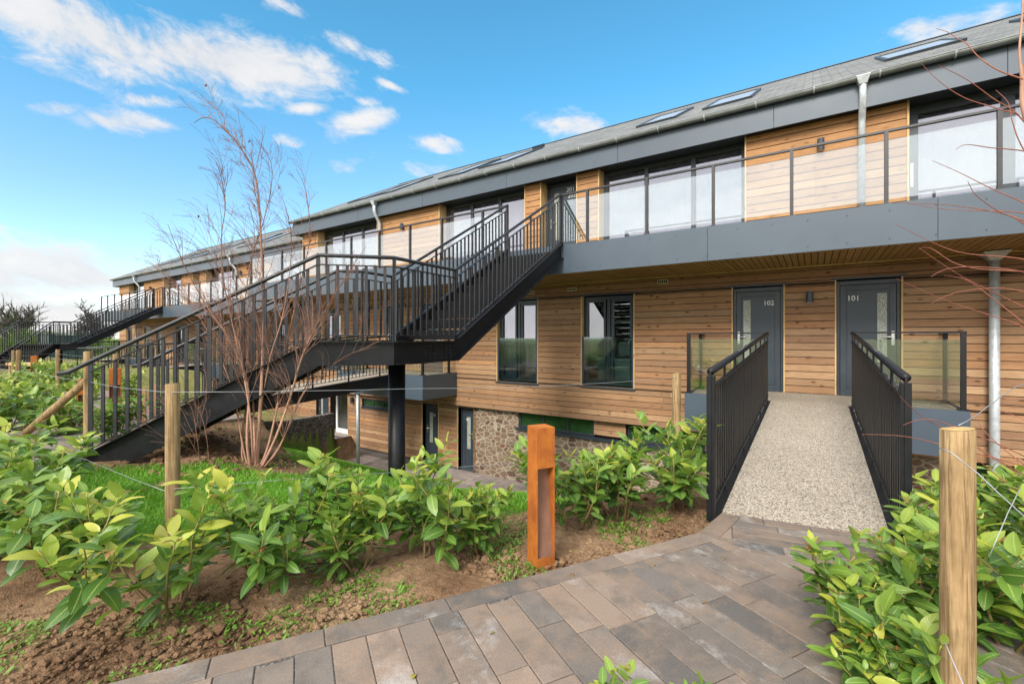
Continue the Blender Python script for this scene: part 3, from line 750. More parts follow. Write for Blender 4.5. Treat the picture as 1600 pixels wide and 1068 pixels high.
def upper_storey(root, xl, xr, dy, dz, panels, openings, seed):
    """timber piers standing proud of the recessed glazing"""
    q_ = (9.85 + dy) / (10 + dy); panels = [(a * q_, b * q_) for a, b in panels]; openings = [(o[0], o[1] * q_, o[2] * q_) + tuple(o[3:]) for o in openings]; dy -= .15
    for i, (a, b) in enumerate(panels):
        w = MB(); cladding(w, a, b, 3.36 + dz, 5.46 + dz, 10 + dy, pitch=.152, seed=seed + i); po = w.build('timber_panel', M['clad_up'], root)
        for x in (b - .001, a - .026):
            t = MB(); t.box(x, x + .027, 9.985 + dy, 10.33 + dy, 3.36 + dz, 5.46 + dz); t.build('panel_return', M['trim'], po)
        bk = MB(); bk.box(a + .002, b - .002, 10.026 + dy, 10.4 + dy, 3.3 + dz, 5.46 + dz); bk.build('panel_backing', M['core'], po)
    for o in openings:
        if o[0] == 'glazing': window_unit(root, o[1], o[2], 3.4 + dz, 5.455 + dz, 10.28 + dy, o[3], 'fixed', fw=.085, name='window')
        if o[0] == 'sliding':
            f = window_unit(root, o[1], o[2], 3.4 + dz, 5.455 + dz, 10.28 + dy, o[3], 'fixed', fw=.14, name='sliding_door')
            h = MB(); h.box(o[1] + .04, o[1] + .075, 10.27 + dy, 10.3 + dy, 4.1 + dz, 4.5 + dz); h.build('handle', M['white'], f)
        if o[0] == 'door':
            d = front_door(root, o[1], o[2], 3.4 + dz, 5.46 + dz, 10.24 + dy, False, o[3], lintel=False, numsize=.15, noff=.13)
            if len(o) > 4: text('number', o[4], .15, (o[2] - .265, 10.299 + dy, 5.075 + dz), M['number'], d)
def eaves(root, xl, xr, dy, dz):
    f = MB(); x = xl; xs = [xl]
    s = -.62 + dy * 0
    e = xl + ((s - xl) % 3.0)
    while e < xr:
        if e - xs[-1] > .3: xs.append(e)
        e += 3.0
    xs.append(xr)
    for a, b in zip(xs, xs[1:]): f.box(a + .004, b - .004, 9.62 + dy, 9.65 + dy, 5.42 + dz, 5.885 + dz)
    f.build('eaves_fascia', M['grey'], root)
    s_ = MB(); s_.box(xl, xr, 9.65 + dy, 10.42 + dy, 5.462 + dz, 5.54 + dz); s_.box(xl, xl + .03, 9.65 + dy, 13 + dy, 5.42 + dz, 5.469 + dz); s_.build('eaves_soffit', M['frame'], root)
    g = MB()   # gable end panel
    g.prism([(xl + .005, 9.66 + dy, 5.55 + dz), (xl + .005, 20.3 + dy, 5.55 + dz), (xl + .005, 20.3 + dy, 5.9 + dz), (xl + .005, 15 + dy, 8.83 + dz), (xl + .005, 9.66 + dy, 5.9 + dz)], (.05, 0, 0)); g.build('gable_panel', M['grey'], root)
def balcony(root, xl, xr, dy, dz, xs, skip, seams=-1.5):
    y0 = 8.2 + dy
    b = MB(); x = [xl]; e = xl + ((seams - xl) % 2.88)
    while e < xr:
        if e - x[-1] > .2: x.append(e)
        e += 2.88
    x.append(xr)
    for a, c in zip(x, x[1:]): b.box(a + .003, c - .003, y0, y0 + .03, 2.85 + dz, 3.43 + dz)
    b.box(xl, xl + .03, y0 + .031, 10 + dy, 2.85 + dz, 3.43 + dz)
    r = random.Random(4)
    xx = xl + .5
    bo = b.build('balcony', M['grey'], root)
    sc_ = MB()
    while xx < xr:
        for z in (3.33, 2.93): sc_.tube([(xx, y0 - .006, z + dz), (xx, y0 + .004, z + dz)], .010, 6)
        xx += .48
    tag(sc_.build('fixing_screw', M['frame'], bo), kind='stuff')
    d = MB(); d.box(xl + .03, xr, y0 + .032, 10 + dy, 2.96 + dz, 3.40 + dz); d.build('deck', M['core'], bo)
    s = MB(); q = xl + .04
    while q < xr: s.box(q, q + .082, y0 + .04, 9.99 + dy, 2.875 + dz, 2.90 + dz); q += .094
    s.build('soffit', M['clad_y'], bo)
    tr = MB(); tr.box(xl, xr, 9.965 + dy, 9.995 + dy, 2.845 + dz, 2.873 + dz); tr.box(xl, xr, y0 + .032, y0 + .062, 2.848 + dz, 2.873 + dz); tr.build('soffit_trim', M['trim'], bo)
    balustrade(root, xs, y0 + .06, 3.43 + dz, 4.48 + dz, skip, name='balcony_railing')
def entrance_deck(root, x0, x1, gap, dy=0, dz=0):
    """small glass-sided deck at an entrance; gap = where the footbridge arrives"""
    y0 = 8.62 + dy
    b = MB()
    for (a, c) in ((x0, gap[0]), (gap[1], x1)): b.box(a, c, y0, y0 + .03, -.12 + dz, .54 + dz)
    b.box(gap[0], gap[1], y0 + .01, y0 + .03, -.12 + dz, .42 + dz)
    b.box(x0, x0 + .03, y0 + .031, 9.99 + dy, -.12 + dz, .54 + dz); b.box(x1 - .03, x1, y0 + .031, 9.99 + dy, -.12 + dz, .54 + dz)
    bo = b.build('entrance_deck', M['grey'], root)
    d = MB(); d.box(x0 + .031, x1 - .031, y0 + .031, 9.99 + dy, -.10 + dz, .512 + dz); d.build('deck_surface', M['resin'], bo)
    z1 = 1.635 + dz
    for (a, c) in ((x0 + .06, gap[0] - .02), (gap[1] + .02, x1 - .06)):
        sx = a if a < (gap[0]) - .3 and c < gap[1] else c
        h = MB(); h.box(a - .03, c + .03, y0 + .03, y0 + .09, z1 - .025, z1); h.box(sx - .03, sx + .03, y0 + .09, 9.97 + dy, z1 - .026, z1 - .001)
        ho = h.build('deck_railing', M['black'], root)
        for (px, py) in ((sx, y0 + .06), (sx, 9.72 + dy)):
            p = MB(); p.box(px - .028, px + .028, py - .028, py + .028, .54 + dz, z1 - .026); p.box(px - .06, px + .06, py - .06, py + .06, .538 + dz, .555 + dz); p.build('post', M['black'], ho)
        g = MB(); g.box(a + .035, c, y0 + .055, y0 + .065, .60 + dz, 1.52 + dz); g.build('glass_panel', M['bal'], ho)
        g = MB(); g.box(sx - .005, sx + .005, y0 + .10, 9.68 + dy, .60 + dz, 1.52 + dz); g.build('glass_panel', M['bal'], ho)
def mid_wall(root, xl, xr, dy, dz, ops, seed):
    w = MB(); cladding(w, xl, xr, -.42 + dz, 2.845 + dz, 10 + dy, ops, seed=seed); w.build('timber_wall', M['clad'], root)
    k = MB(); backing(k, xl, xr, -.40 + dz, 3.3 + dz, 10.026 + dy, 10.34 + dy, ops); k.box(xl, xr, 10.0245 + dy, 10.34 + dy, -.42 + dz, -.402 + dz); k.build('wall_backing', M['core'], root)
    e = MB(); e.box(xl - .02, xl, 9.99 + dy, 19 + dy, -.42 + dz, 5.5 + dz); e.build('end_wall', M['clad_up'], root)
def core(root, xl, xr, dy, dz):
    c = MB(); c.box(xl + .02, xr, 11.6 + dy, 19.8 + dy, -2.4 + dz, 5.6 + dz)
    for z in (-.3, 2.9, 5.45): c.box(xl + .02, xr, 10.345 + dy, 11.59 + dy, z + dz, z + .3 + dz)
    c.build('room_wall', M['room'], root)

def main_building():
    xl, xr = -16.4, 14.0
    B = empty('apartment_building', (xl, 10, -2.35), 'long timber clad apartment block with ramp to doors 101 and 102', 'building', 'timber clad apartment blocks')
    core(B, xl, xr, 0, 0)
    upper_storey(B, xl, xr, 0, 0, [(-16.4, -15.47), (-12.08, -9.32), (-6.27, -5.82), (-4.78, -4.24), (-1.115, 1.30), (5.0, 7.6), (11.2, 14)],
                 [('glazing', -15.44, -12.11, 3), ('glazing', -9.29, -6.30, 3), ('door', -5.79, -4.81, '201', '202'), ('glazing', -4.21, -1.15, 3), ('sliding', 1.34, 4.97, 3), ('glazing', 7.63, 11.17, 3)], 20)
    eaves(B, xl - .08, xr, 0, 0)
    ro = roof_part(B, xl - .12, xr + .1, 9.52, 5.94)
    for (a, b, c, d) in ((1.12, 2.25, 11.1, 12.9), (-2.1, -1.1, 10.85, 12.9), (-3.6, -2.66, 10.8, 12.7), (-8.55, -7.45, 10.9, 13.0), (-10.2, -9.15, 10.9, 13.0), (3.2, 4.3, 10.85, 12.9), (-13.5, -12.4, 10.9, 13.0), (-14.9, -13.8, 10.9, 13.0), (8.2, 9.3, 10.85, 12.9)):
        skylight(ro, a, b, c, d, 9.52, 5.94)
    v = MB(); v.prism([(-8.05, 13.3, 7.99), (-7.7, 13.3, 7.99), (-7.7, 13.55, 8.125), (-8.05, 13.55, 8.125)], (0, -.05, .09)); v.build('roof_vent', M['frame'], ro)
    gutter_part(B, xl - .15, xr + .1, 9.53, 5.91)
    for (x, s) in ((.68, 1), (-11.68, -1), (9.4, 1)):
        downpipe(B, x, [(x, 9.53, 5.86), (x, 9.54, 5.62), (x, 9.57, 5.50), (x, 9.70, 5.32), (x, 9.75, 5.22), (x, 9.76, 3.45)], hopper=(x, 9.53, 5.90, .1))
    downpipe(B, 2.30, [(2.30, 9.87, 2.75), (2.30, 9.87, -2.33)], .062, (2.30, 9.87, 2.86, .16))
    downpipe(B, -13.1, [(-13.1, 9.9, 2.72), (-13.1, 9.9, -.4)], .045, (-13.1, 9.9, 2.84, .13))
    ops = [(-1.38, -.46, .5, 2.56), (.31, 1.25, .5, 2.59), (-4.69, -3.37, .40, 2.545), (-7.20, -5.89, .37, 2.545), (-11.73, -10.81, .5, 2.56), (-10.05, -9.13, .5, 2.56), (-15.2, -14.05, .40, 2.5), (4.2, 5.5, .4, 2.545), (7.2, 8.5, .4, 2.545)]
    mid_wall(B, xl, xr, 0, 0, ops, 3)
    front_door(B, -1.38, -.46, .5, 2.55, 10, False, '102', label='door numbered 102 with glass strip on its left')
    front_door(B, .31, 1.25, .5, 2.58, 10, True, '101', label='door numbered 101 with glass strip on its right')
    front_door(B, -11.73, -10.81, .5, 2.55, 10, False, None); front_door(B, -10.05, -9.13, .5, 2.55, 10, True, None)
    fw = french_window(B, -4.69, -3.37, .40, 2.54, 10, curt=False)
    sh = MB()                                                        # pale plantation shutter slats and a bed behind the glass
    for z in (1.62, 1.78, 1.94, 2.10, 2.26): sh.box(-3.96, -3.5, 10.42, 10.46, z, z + .018)
    sh.build('shelf', M['white'], fw)
    bd = MB(); bd.box(-4.5, -3.5, 10.55, 11.4, .5, 1.05); bd.box(-3.95, -3.5, 10.5, 10.6, 1.1, 1.45); bd.build('bed', M['curtain'], fw, bevel=.05)
    french_window(B, -7.20, -5.89, .37, 2.54, 10); french_window(B, -15.2, -14.05, .40, 2.49, 10, juliet=False); french_window(B, 4.2, 5.5, .4, 2.54, 10); french_window(B, 7.2, 8.5, .4, 2.54, 10)
    for p in ((-6.11, 2.715), (-4.92, 2.725), (-2.74, 2.765), (3.4, 2.74)): vent(B, p[0], 10, p[1])
    balcony(B, -16.9, xr, 0, 0, [-16.8, -16.0, -14.78, -13.5, -12.32, -11.12, -9.9, -8.71, -7.6, -6.34, -5.66, -4.30, -3.73, -2.55, -1.42, -.29, .85, 1.97, 3.1, 4.24, 5.4, 6.5, 7.7, 8.9, 10.1, 11.3, 12.5, 13.9], (-5.66, -4.30))
    entrance_deck(B, -1.97, 1.78, (-.66, .49)); entrance_deck(B, -12.32, -8.62, (-11.0, -9.9))
    # lowest storey, set back under the cladding
    lo = [(-10.18, -9.5, -2.33, -.5), (-8.72, -8.13, -2.33, -.5), (-13.1, -11.55, -.86, -.56)]
    w = MB(); cladding(w, -13.85, -8.1, -2.28, -.45, 10.16, lo, seed=77); w.build('timber_wall', M['clad'], B)
    k = MB(); backing(k, -13.85, -8.1, -2.4, -.42, 10.185, 10.5, lo); k.build('wall_backing', M['core'], B)
    for (a, b) in ((-13.87, -13.85), (-10.2, -10.18), (-9.5, -9.48), (-8.74, -8.72)):
        k = MB(); k.box(a, b, 10.15, 10.5, -2.3, -.43); k.build('reveal_trim', M['trim'], B)
    st = MB(); backing(st, -8.1, xr, -2.4, -.421, 10.2, 10.6, [(-6.62, -1.92, -.88, -.43), (1.9, 6.5, -.88, -.43)]); st.build('stone_wall', M['stone'], B)
    for (a, b, n) in ((-6.62, -4.45, 3), (-3.62, -1.92, 2), (1.9, 4.1, 3), (4.9, 6.5, 2)): window_unit(B, a, b, -.86, -.43, 10.26, n, 'fixed', .05, curt=False, glass_m=M['green_glass'], name='strip_window')
    for q in (-4.44, 4.1):
        k = MB(); cladding(k, q, q + .8, -.8, -.43, 10.2, seed=9); k.build('infill_board', M['clad'], B)
    for q in ((-6.66, -1.9), (1.86, 6.54)):
        k = MB(); k.box(q[0], q[1], 10.12, 10.26, -.92, -.862); k.build('window_sill', M['frame'], B)
    window_unit(B, -13.08, -11.57, -.85, -.57, 10.22, 3, 'fixed', .05, curt=False, glass_m=M['green_glass'], name='strip_window')
    k = MB(); k.box(-13.12, -11.53, 10.13, 10.22, -.90, -.855); k.build('window_sill', M['frame'], B)
    front_door(B, -10.18, -9.5, -2.33, -.52, 10.22, False, '02', lintel=False, numsize=.10)
    front_door(B, -8.72, -8.13, -2.33, -.52, 10.22, True, '01', lintel=False, numsize=.10)
    for q in ((-10.2, -8.1, 10.5, 10.6), (-13.85, -13.83, 10.5, 14), (-16.4, -13.87, 13, 13.2)):
        k = MB(); k.box(*q, -2.4, -.4); k.build('recess_wall', M['core'], B)
    wall_light(-.068, 10, 2.29, 'dark cylinder wall lamp between doors 101 and 102')
    wall_light(.10, 9.85, 5.0, 'dark cylinder wall lamp on upper timber panel right of large balcony window')
    wall_light(-10.68, 9.85, 5.0, 'dark cylinder wall lamp on upper timber panel beside the downpipe, above the stair')
    wall_light(-16.1, 10, 2.1, 'dark wall lamp under the balcony at the far end of the main block')
    wall_light(-13.55, 10.16, -.66, 'small dark lamp on courtyard wall beside the white framed door')
    return B
main_building()
def far_building():
    xl, xr, dy, dz = -41.6, -16.9, 1.3, -.26
    B = empty('apartment_building', (xl, 11.3, -2.6), 'second timber clad block farther along, lower and set back beyond the bare tree', 'building', 'timber clad apartment blocks')
    core(B, xl, xr, dy, dz)
    upper_storey(B, xl, xr, dy, dz, [(-41.6, -39.8), (-36.9, -33.7), (-31.0, -29.6), (-28.6, -27.9), (-24.3, -21.2), (-17.6, -16.95)],
                 [('glazing', -39.77, -36.93, 3), ('glazing', -33.67, -31.03, 3), ('door', -29.57, -28.63, None), ('glazing', -27.87, -24.33, 3), ('glazing', -21.17, -17.63, 3)], 60)
    eaves(B, xl - .08, xr, dy, dz)
    ro = roof_part(B, xl - .12, xr, 9.52 + dy, 5.94 + dz)
    for (a, b) in ((-37.4, -36.3), (-35.6, -34.5), (-32.4, -31.3), (-30.6, -29.5), (-26.4, -25.3), (-24.4, -23.3), (-21, -19.9), (-19.2, -18.1)): skylight(ro, a, b, 12.2, 14.2, 9.52 + dy, 5.94 + dz)
    gutter_part(B, xl - .15, xr, 9.53 + dy, 5.91 + dz)
    for x in (-37.2, -24.15): downpipe(B, x, [(x, 10.83, 5.6), (x, 10.84, 5.36), (x, 10.87, 5.24), (x + .2, 10.98, 5.02), (x + .2, 11.06, 4.9), (x + .2, 11.06, 3.2)], hopper=(x, 10.83, 5.64, .1))
    ops = [(-40.4, -39.1, .15, 2.22), (-37.0, -35.9, .15, 2.22), (-35.0, -34.1, .15, 2.22), (-32.0, -30.5, .15, 2.22), (-29.0, -27.9, .15, 2.22), (-26.6, -25.7, .24, 2.3), (-24.3, -23.4, .24, 2.3), (-21.3, -20.0, .15, 2.25), (-18.6, -17.3, .15, 2.25)]
    mid_wall(B, xl, xr, dy, dz, ops, 13)
    for i, o in enumerate(ops):
        if i in (1, 2, 5, 6): front_door(B, o[0], o[1], o[2], o[3], 11.3, i % 2 == 0, None)
        else: french_window(B, o[0], o[1], o[2], o[3], 11.3, juliet=False)
    downpipe(B, -38, [(-38.0, 11.17, 2.5), (-38.0, 11.17, -.6)], .045, (-38, 11.17, 2.55, .12))
    balcony(B, -38.66, -17.0, dy, dz, [-38.6, -37.4, -36.1, -34.85, -33.55, -32.3, -31.05, -29.85, -28.45, -27.75, -26.65, -25.45, -24.25, -23.1, -21.9, -20.7, -19.5, -18.3, -17.1], (-29.85, -28.45))
    entrance_deck(B, -27.1, -23.0, (-25.65, -24.35), dy, dz); entrance_deck(B, -37.9, -33.6, (-36.6, -35.2), dy, dz)
    lo = [(-17.9, -17.0, -2.6, -.7), (-30, -28.9, -2.6, -.7), (-23.4, -22.5, -2.6, -.7)]
    w = MB(); cladding(w, xl, xr + .0, -2.52, -.7, 11.5, lo, seed=99); w.build('timber_wall', M['clad'], B)
    k = MB(); backing(k, xl, xr, -2.65, -.66, 11.53, 11.9, lo); k.build('wall_backing', M['core'], B)
    for o in lo: front_door(B, o[0], o[1], -2.58, -.72, 11.55, False, None, lintel=False)
    wall_light(-35.2, 11.15, 4.7, 'tiny dark wall lamp on the far block, upper panel beside its stair top')
    wall_light(-23.6, 11.15, 4.75, 'tiny dark wall lamp on the far block, upper panel seen through the bare tree')
    wall_light(-35.3, 11.3, 1.9, 'tiny dark wall lamp between the narrow doors of the far block')
far_building()
wd = empty('glazed_door', (-15.6, 11.4, -2.33), 'white framed glazed door in the recess between the two blocks', 'door')
b = MB()
for (a, c, z0, z1) in ((-16.35, -16.25, -2.33, -.45), (-15.35, -15.25, -2.33, -.45), (-16.25, -15.35, -.55, -.45), (-16.25, -15.35, -2.33, -2.15)): b.box(a, c, 11.4, 11.47, z0, z1)
b.build('door_frame', M['white'], wd); b = MB(); b.box(-16.25, -15.35, 11.43, 11.44, -2.15, -.55); b.build('pane', M['winclear'], wd)
# ------------------------------------------------------------------ railings, stairs, footbridges
_bal = {}
def bal_mesh(h, w, d, mat):
    k = (round(h, 3), w, d, mat)
    if k not in _bal:
        b = MB(); b.box(-w / 2, w / 2, -d / 2, d / 2, 0, h)
        me = bpy.data.meshes.new('baluster'); me.from_pydata(b.v, [], b.f); me.materials.append(M[mat]); _bal[k] = me
    return _bal[k]
def railing(root, pts, H, mat, space=.11, hr=.021, second=.10, foot=.09, bw=.03, bd=.012, post_every=1.1, tail=None, sidefix=0):
    """pts: floor points under the rail. One part: bars; sub-parts: handrail, posts, balusters"""
    pts = [Vector(p) for p in pts]; up = Vector((0, 0, 1))
    bars = MB()
    for a, b in zip(pts, pts[1:]):
        bars.beam(a + up * (H - second), b + up * (H - second), .036, .012); bars.beam(a + up * foot, b + up * foot, .036, .012)
    ro = bars.build('railing', M[mat], root)
    hp = [p + up * H for p in pts]
    if tail: hp = hp + [hp[-1] + Vector(t) for t in tail]
    h = MB(); h.tube(hp, hr, 12); h.build('handrail', M[mat], ro, smooth=True)
    off = wloc(root)
    bh = H - second - foot
    for a, b in zip(pts, pts[1:]):
        run = (b - a); L = Vector((run.x, run.y)).length; n = max(1, round(L / space)); ang = math.atan2(run.y, run.x)
        pe = max(1, round(post_every / (L / n)))
        for i in range(n + 1):
            p = a + run * (i / n)
            if i % pe == 0 or i == n:
                o = bpy.data.objects.new('post', bal_mesh(H + .0 + (foot if sidefix else 0) + .0, .045, .014, mat)); p2 = p - up * (foot if sidefix else 0)
            else:
                o = bpy.data.objects.new('baluster', bal_mesh(bh, bw, bd, mat)); p2 = p + up * foot
            COL.objects.link(o); o.parent = ro; o.location = p2 - off; o.rotation_euler.z = ang
            if i == n and b is not pts[-1]: pass
    return ro
def channel(mb, a, b, h, side, fl=.075):
    """steel channel: web with flanges toward side"""
    a = Vector(a); b = Vector(b); s = Vector(side) * fl; t = (b - a).normalized(); u = Vector((0, 0, 1))
    mb.prism([a, b, b - u * h, a - u * h], Vector(side) * .012)
    for z in (0, -h + .014):
        mb.prism([a + u * z, b + u * z, b + u * (z - .014), a + u * (z - .014)], s)
def staircase(label, ox, oy, oz, m, base_z):
    T = lambda x, y, z: Vector((ox + m * (x + 4.95), y + oy, z + oz))
    V = lambda x, y: Vector((m * x, y, 0))
    zl, zt = 1.49, 3.43
    SL = .53; drop = zl + oz - base_z; rl = drop / SL
    e = V(-.7071, -.7071)
    S = empty('external_staircase', T(-4.95, 4.4, -1.9), label, 'staircase', 'black steel outdoor staircases')
    O = [T(-4.30, 8.2, zt), T(-4.30, 4.95, zl), T(-4.25, 3.77, zl), T(-4.86, 3.15, zl)]; Oe = O[3] + e * rl - Vector((0, 0, drop))
    I = [T(-5.60, 8.2, zt), T(-5.60, 4.92, zl), T(-5.53, 4.30, zl), T(-5.80, 4.06, zl)]; Ie = I[3] + e * rl - Vector((0, 0, drop))
    tl = [tuple(e * .2 - Vector((0, 0, .11))), tuple(e * .3 - Vector((0, 0, .13)))]
    ext = e * .12 - Vector((0, 0, .07))
    railing(S, O + [Oe + ext], 1.03, 'rail', .115, .024, .11, .085, .034, .016, 1.15, tl)
    railing(S, I + [Ie + ext], 1.03, 'rail', .115, .024, .11, .085, .034, .016, 1.15, tl)
    # stringers
    up = Vector((0, 0, .05))
    s = MB(); channel(s, O[0] + up, O[1] + up, .32, V(1, 0)); s.build('stringer', M['black'], S)
    s = MB(); channel(s, I[0] + up, I[1] + up, .32, V(-1, 0)); s.build('stringer', M['black'], S)
    n = V(.7071, -.7071); x_ = e * .25 - Vector((0, 0, .25 * SL))
    s = MB(); channel(s, O[3] + up, Oe + up + x_, .34, n); s.build('stringer', M['black'], S)
    s = MB(); channel(s, I[3] + up, Ie + up + x_, .34, -n); s.build('stringer', M['black'], S)
    # landing with its edge beams
    l = MB(); poly = [O[1], O[2], O[3], I[3], I[2], I[1]]
    if m < 0: poly = poly[::-1]
    l.prism([p - Vector((0, 0, .05)) for p in poly], (0, 0, .05)); lo = l.build('landing', M['tread'], S)
    cen = sum(poly, Vector()) / 6
    for a, b in ((O[1], O[2]), (O[2], O[3]), (I[1], I[2]), (I[2], I[3])):
        d = (b - a).normalized(); nn = Vector((d.y, -d.x, 0)); nn *= 1 if nn.dot((a + b) / 2 - cen) > 0 else -1
        bm_ = MB(); channel(bm_, a + Vector((0, 0, .012)), b + Vector((0, 0, .012)), .285, nn, .07); bm_.build('edge_beam', M['black'], lo)
    bt = MB()
    for k in range(4):
        for q in (.12, .2, .4, .48):
            p = O[1] + (O[2] - O[1]) * q + Vector((0, 0, -.06 - .055 * k)); bt.tube([p, p + V(.035, 0)], .012, 6)
    bt.build('bolt', M['rail'], lo)
    # treads
    N = 11
    for i in range(1, N):
        f = i / N; y = lerp(8.2, 4.95, f); z = lerp(zt, zl, f)
        t = MB(); a = T(-5.58, y, z); b = T(-4.32, y, z); x0, x1 = sorted((a.x, b.x))
        t.box(x0, x1, a.y - .02, a.y + .31, a.z - .035, a.z); t.box(x0, x1, a.y - .02, a.y - .008, a.z - .15, a.z - .0355); t.build('tread', M['tread'], S)
    n2 = max(3, round(drop / .172))
    for i in range(1, n2):
        f = i / n2; a = O[3].lerp(Oe, f); b = I[3].lerp(Ie, f); d = e
        t = MB(); t.prism([a - e * .3, a + e * .02, b + e * .02, b - e * .3], (0, 0, -.035)); dz = Vector((0, 0, -.036))
        t.prism([a + e * .02 + dz, a + e * .008 + dz, b + e * .008 + dz, b + e * .02 + dz], (0, 0, -.11)); t.build('tread', M['tread'], S)
    c = MB(); p = T(-4.93, 4.42, 0); c.tube([(p.x, p.y, -2.3), (p.x, p.y, zl + oz - .3)], .118, 24); co = c.build('support_column', M['black'], S, smooth=True)
    c = MB(); c.box(p.x - .45, p.x + .45, p.y - .16, p.y + .16, zl + oz - .30, zl + oz - .05); c.build('head_plate', M['black'], co)
    return S
staircase('black staircase with bent landing on a round column, rising behind the bare tree', -4.95, 0, 0, 1, .33)
staircase('far black steel staircase rising to the balcony of the set back block', -29.15, 1.3, -.26, -1, .25)
def footbridge(label, x0, x1, y0, y1, z0, z1, skew=0, rails=(None, None), mat='black', hand='black', near=False):
    B = empty('footbridge', ((x0 + x1) / 2, y0, z0), label, 'footbridge', 'steel footbridges to the entrance doors')
    d = MB(); A = [Vector((x0, y0, z0)), Vector((x1, y0 + skew, z0)), Vector((x1, y1, z1)), Vector((x0, y1, z1))]
    d.prism([p - Vector((0, 0, .06)) for p in A], (0, 0, .06)); d.build('deck', M['resin'], B)
    for (xx, sgn, ys) in ((x0, -1, y0), (x1, 1, y0 + skew)):
        s = MB(); a = Vector((xx + sgn * .002, ys - .15, z0 - .012)); b = Vector((xx + sgn * .002, y1 - .01, z1 - .012))
        s.prism([a, b, b + Vector((sgn * .07, 0, 0)), a + Vector((sgn * .07, 0, 0))], (0, 0, -.02))
        s.prism([a + Vector((0, 0, -.02)), b + Vector((0, 0, -.02)), b + Vector((0, 0, -.30)), a + Vector((0, 0, -.30))], (sgn * .012, 0, 0)); s.build('edge_channel', M[mat], B)
        rx = xx + sgn * .055; p0 = Vector((rx, ys - .17, z0 - .005)); p1 = Vector((rx, y1 - .02, z1))
        if near:
            ro = railing(B, [p0, p1], 1.095, hand, .105, .028, .13, .075, .036, .010, .62)
            q = MB(); q.box(rx - .029, rx + .029, p0.y - .012, p0.y + .03, z0 - .03, z0 + 1.06); q.build('end_post', M[hand], ro, bevel=.004)
        else: railing(B, [p0, p1], 1.07, 'rail', .11, .024, .12, .075, .016, .016, 1.0)
    return B
footbridge('nearest footbridge, speckled gravel deck leading to doors 101 and 102', -.59, .43, 3.82, 8.615, .205, .515, .13, near=True)
footbridge('footbridge passing behind the bare tree and under the bent stair landing', -10.95, -9.95, 4.45, 8.615, .22, .515)
footbridge('far footbridge reaching the set back block, seen through the near stair balusters', -25.6, -24.4, 5.75, 9.915, .03, .255)
footbridge('farthest footbridge reaching the set back block, beside its far staircase', -36.6, -35.3, 5.75, 9.915, .03, .255)
sp = MB(); sp.tube([(-11.42, 8.72, -2.33), (-11.42, 8.72, -.13)], .055, 14)
tag(sp.build('support_post', M['galv'], smooth=True, loc=(-11.42, 8.72, -2.33)), 'slim galvanised post standing at the lawn edge under the entrance deck', 'post')
gw = MB()
gp = [Vector((a, b)) for a, b in GAB]; tops = [height(p.x - .15, p.y + .25) + .12 if i < 5 else -.78 for i, p in enumerate(gp)]
tops = [.02, -.15, -.35, -.5, -.72, -.8, -.8]
for i in range(len(gp) - 1):
    a, b = gp[i], gp[i + 1]; d = (b - a).normalized(); nn = Vector((-d.y, d.x)) * .22
    gw.prism([(a.x, a.y, -2.4), (b.x, b.y, -2.4), (b.x, b.y, tops[i + 1]), (a.x, a.y, tops[i])], (nn.x, nn.y, 0))
tag(gw.build('gabion_wall', M['gabion'], loc=(-9, 4.3, -2)), 'curved dark gabion retaining wall beside the bare tree trunk', 'retaining wall')
# ------------------------------------------------------------------ fence posts and wires
def fence_post(top, r, zb, label, lean=(0, 0), mat='post'):
    o = empty('fence_post', (top.x, top.y, zb), label, 'fence post', 'round timber fence posts')
    rr = random.Random(int(top.x * 100)); b = MB(); n = 24; H = top.z - zb; rows = 9
    vs = []
    for j in range(rows):
        f = j / (rows - 1)
        for k in range(n):
            a = 2 * math.pi * k / n; q = r * (1 + .02 * math.sin(3 * a + rr.random()) + .012 * mnoise.noise((k * .8, j * .9, top.x))) * (1.03 - .05 * f)
            vs.append((top.x + q * math.cos(a) + lean[0] * (f - 1), top.y + q * math.sin(a) + lean[1] * (f - 1), zb + H * f - (.003 if j == rows - 1 else 0)))
    vs += [(top.x + r * .94 * math.cos(2 * math.pi * k / n), top.y + r * .94 * math.sin(2 * math.pi * k / n), top.z + .006 * math.cos(2 * math.pi * k / n)) for k in range(n)]
    fs = [(j * n + k, j * n + (k + 1) % n, (j + 1) * n + (k + 1) % n, (j + 1) * n + k) for j in range(rows) for k in range(n)]
    b.add(vs, fs); b.build('timber_shaft', M[mat], o, smooth=True)
    c = MB(); c.add([(top.x + r * .93 * math.cos(2 * math.pi * k / n), top.y + r * .93 * math.sin(2 * math.pi * k / n), top.z + .001 + .006 * math.cos(2 * math.pi * k / n)) for k in range(n)], [tuple(range(n))]); c.build('sawn_top', M['post_end'], o)
    return o
P1, P2, P3, P4 = at(1496, 670, 1.45), at(1057, 583, 4.86), at(270, 599, 2.94), at(138, 549, 5.0)
fence_post(P1, .0435, -.2, 'thick round fence post close by on the right, beside the footbridge')
fence_post(P2, .045, -1.1, 'thin round fence post rising from the shrubs left of the footbridge railing')
fence_post(P3, .041, -.1, 'round fence post standing before the black stair foot')
fence_post(P4, .041, .1, 'round fence post propped by a slanting timber strut')
P5, P6, P7, P8 = at(29, 547, 9.6), at(21, 547, 13.0), at(90.5, 546, 10.5), at(181, 553, 8.2)
fence_post(P5, .040, .1, 'fence post near the wooden bench, left one of a close pair'); fence_post(P6, .038, .1, 'fence post hidden partly behind the other post by the wooden bench')
fence_post(P7, .040, .1, 'fence post standing alone right of the wooden bench'); fence_post(P8, .046, .1, 'fence post right behind the rusty bollard at the stair foot')
st = MB(); a, b_ = P4 + Vector((-.03, 0, -.32)), at(20, 694, 5.5); st.tube([a, a.lerp(b_, .5) + Vector((0, 0, .005)), b_], [.038, .042, .042], 16)
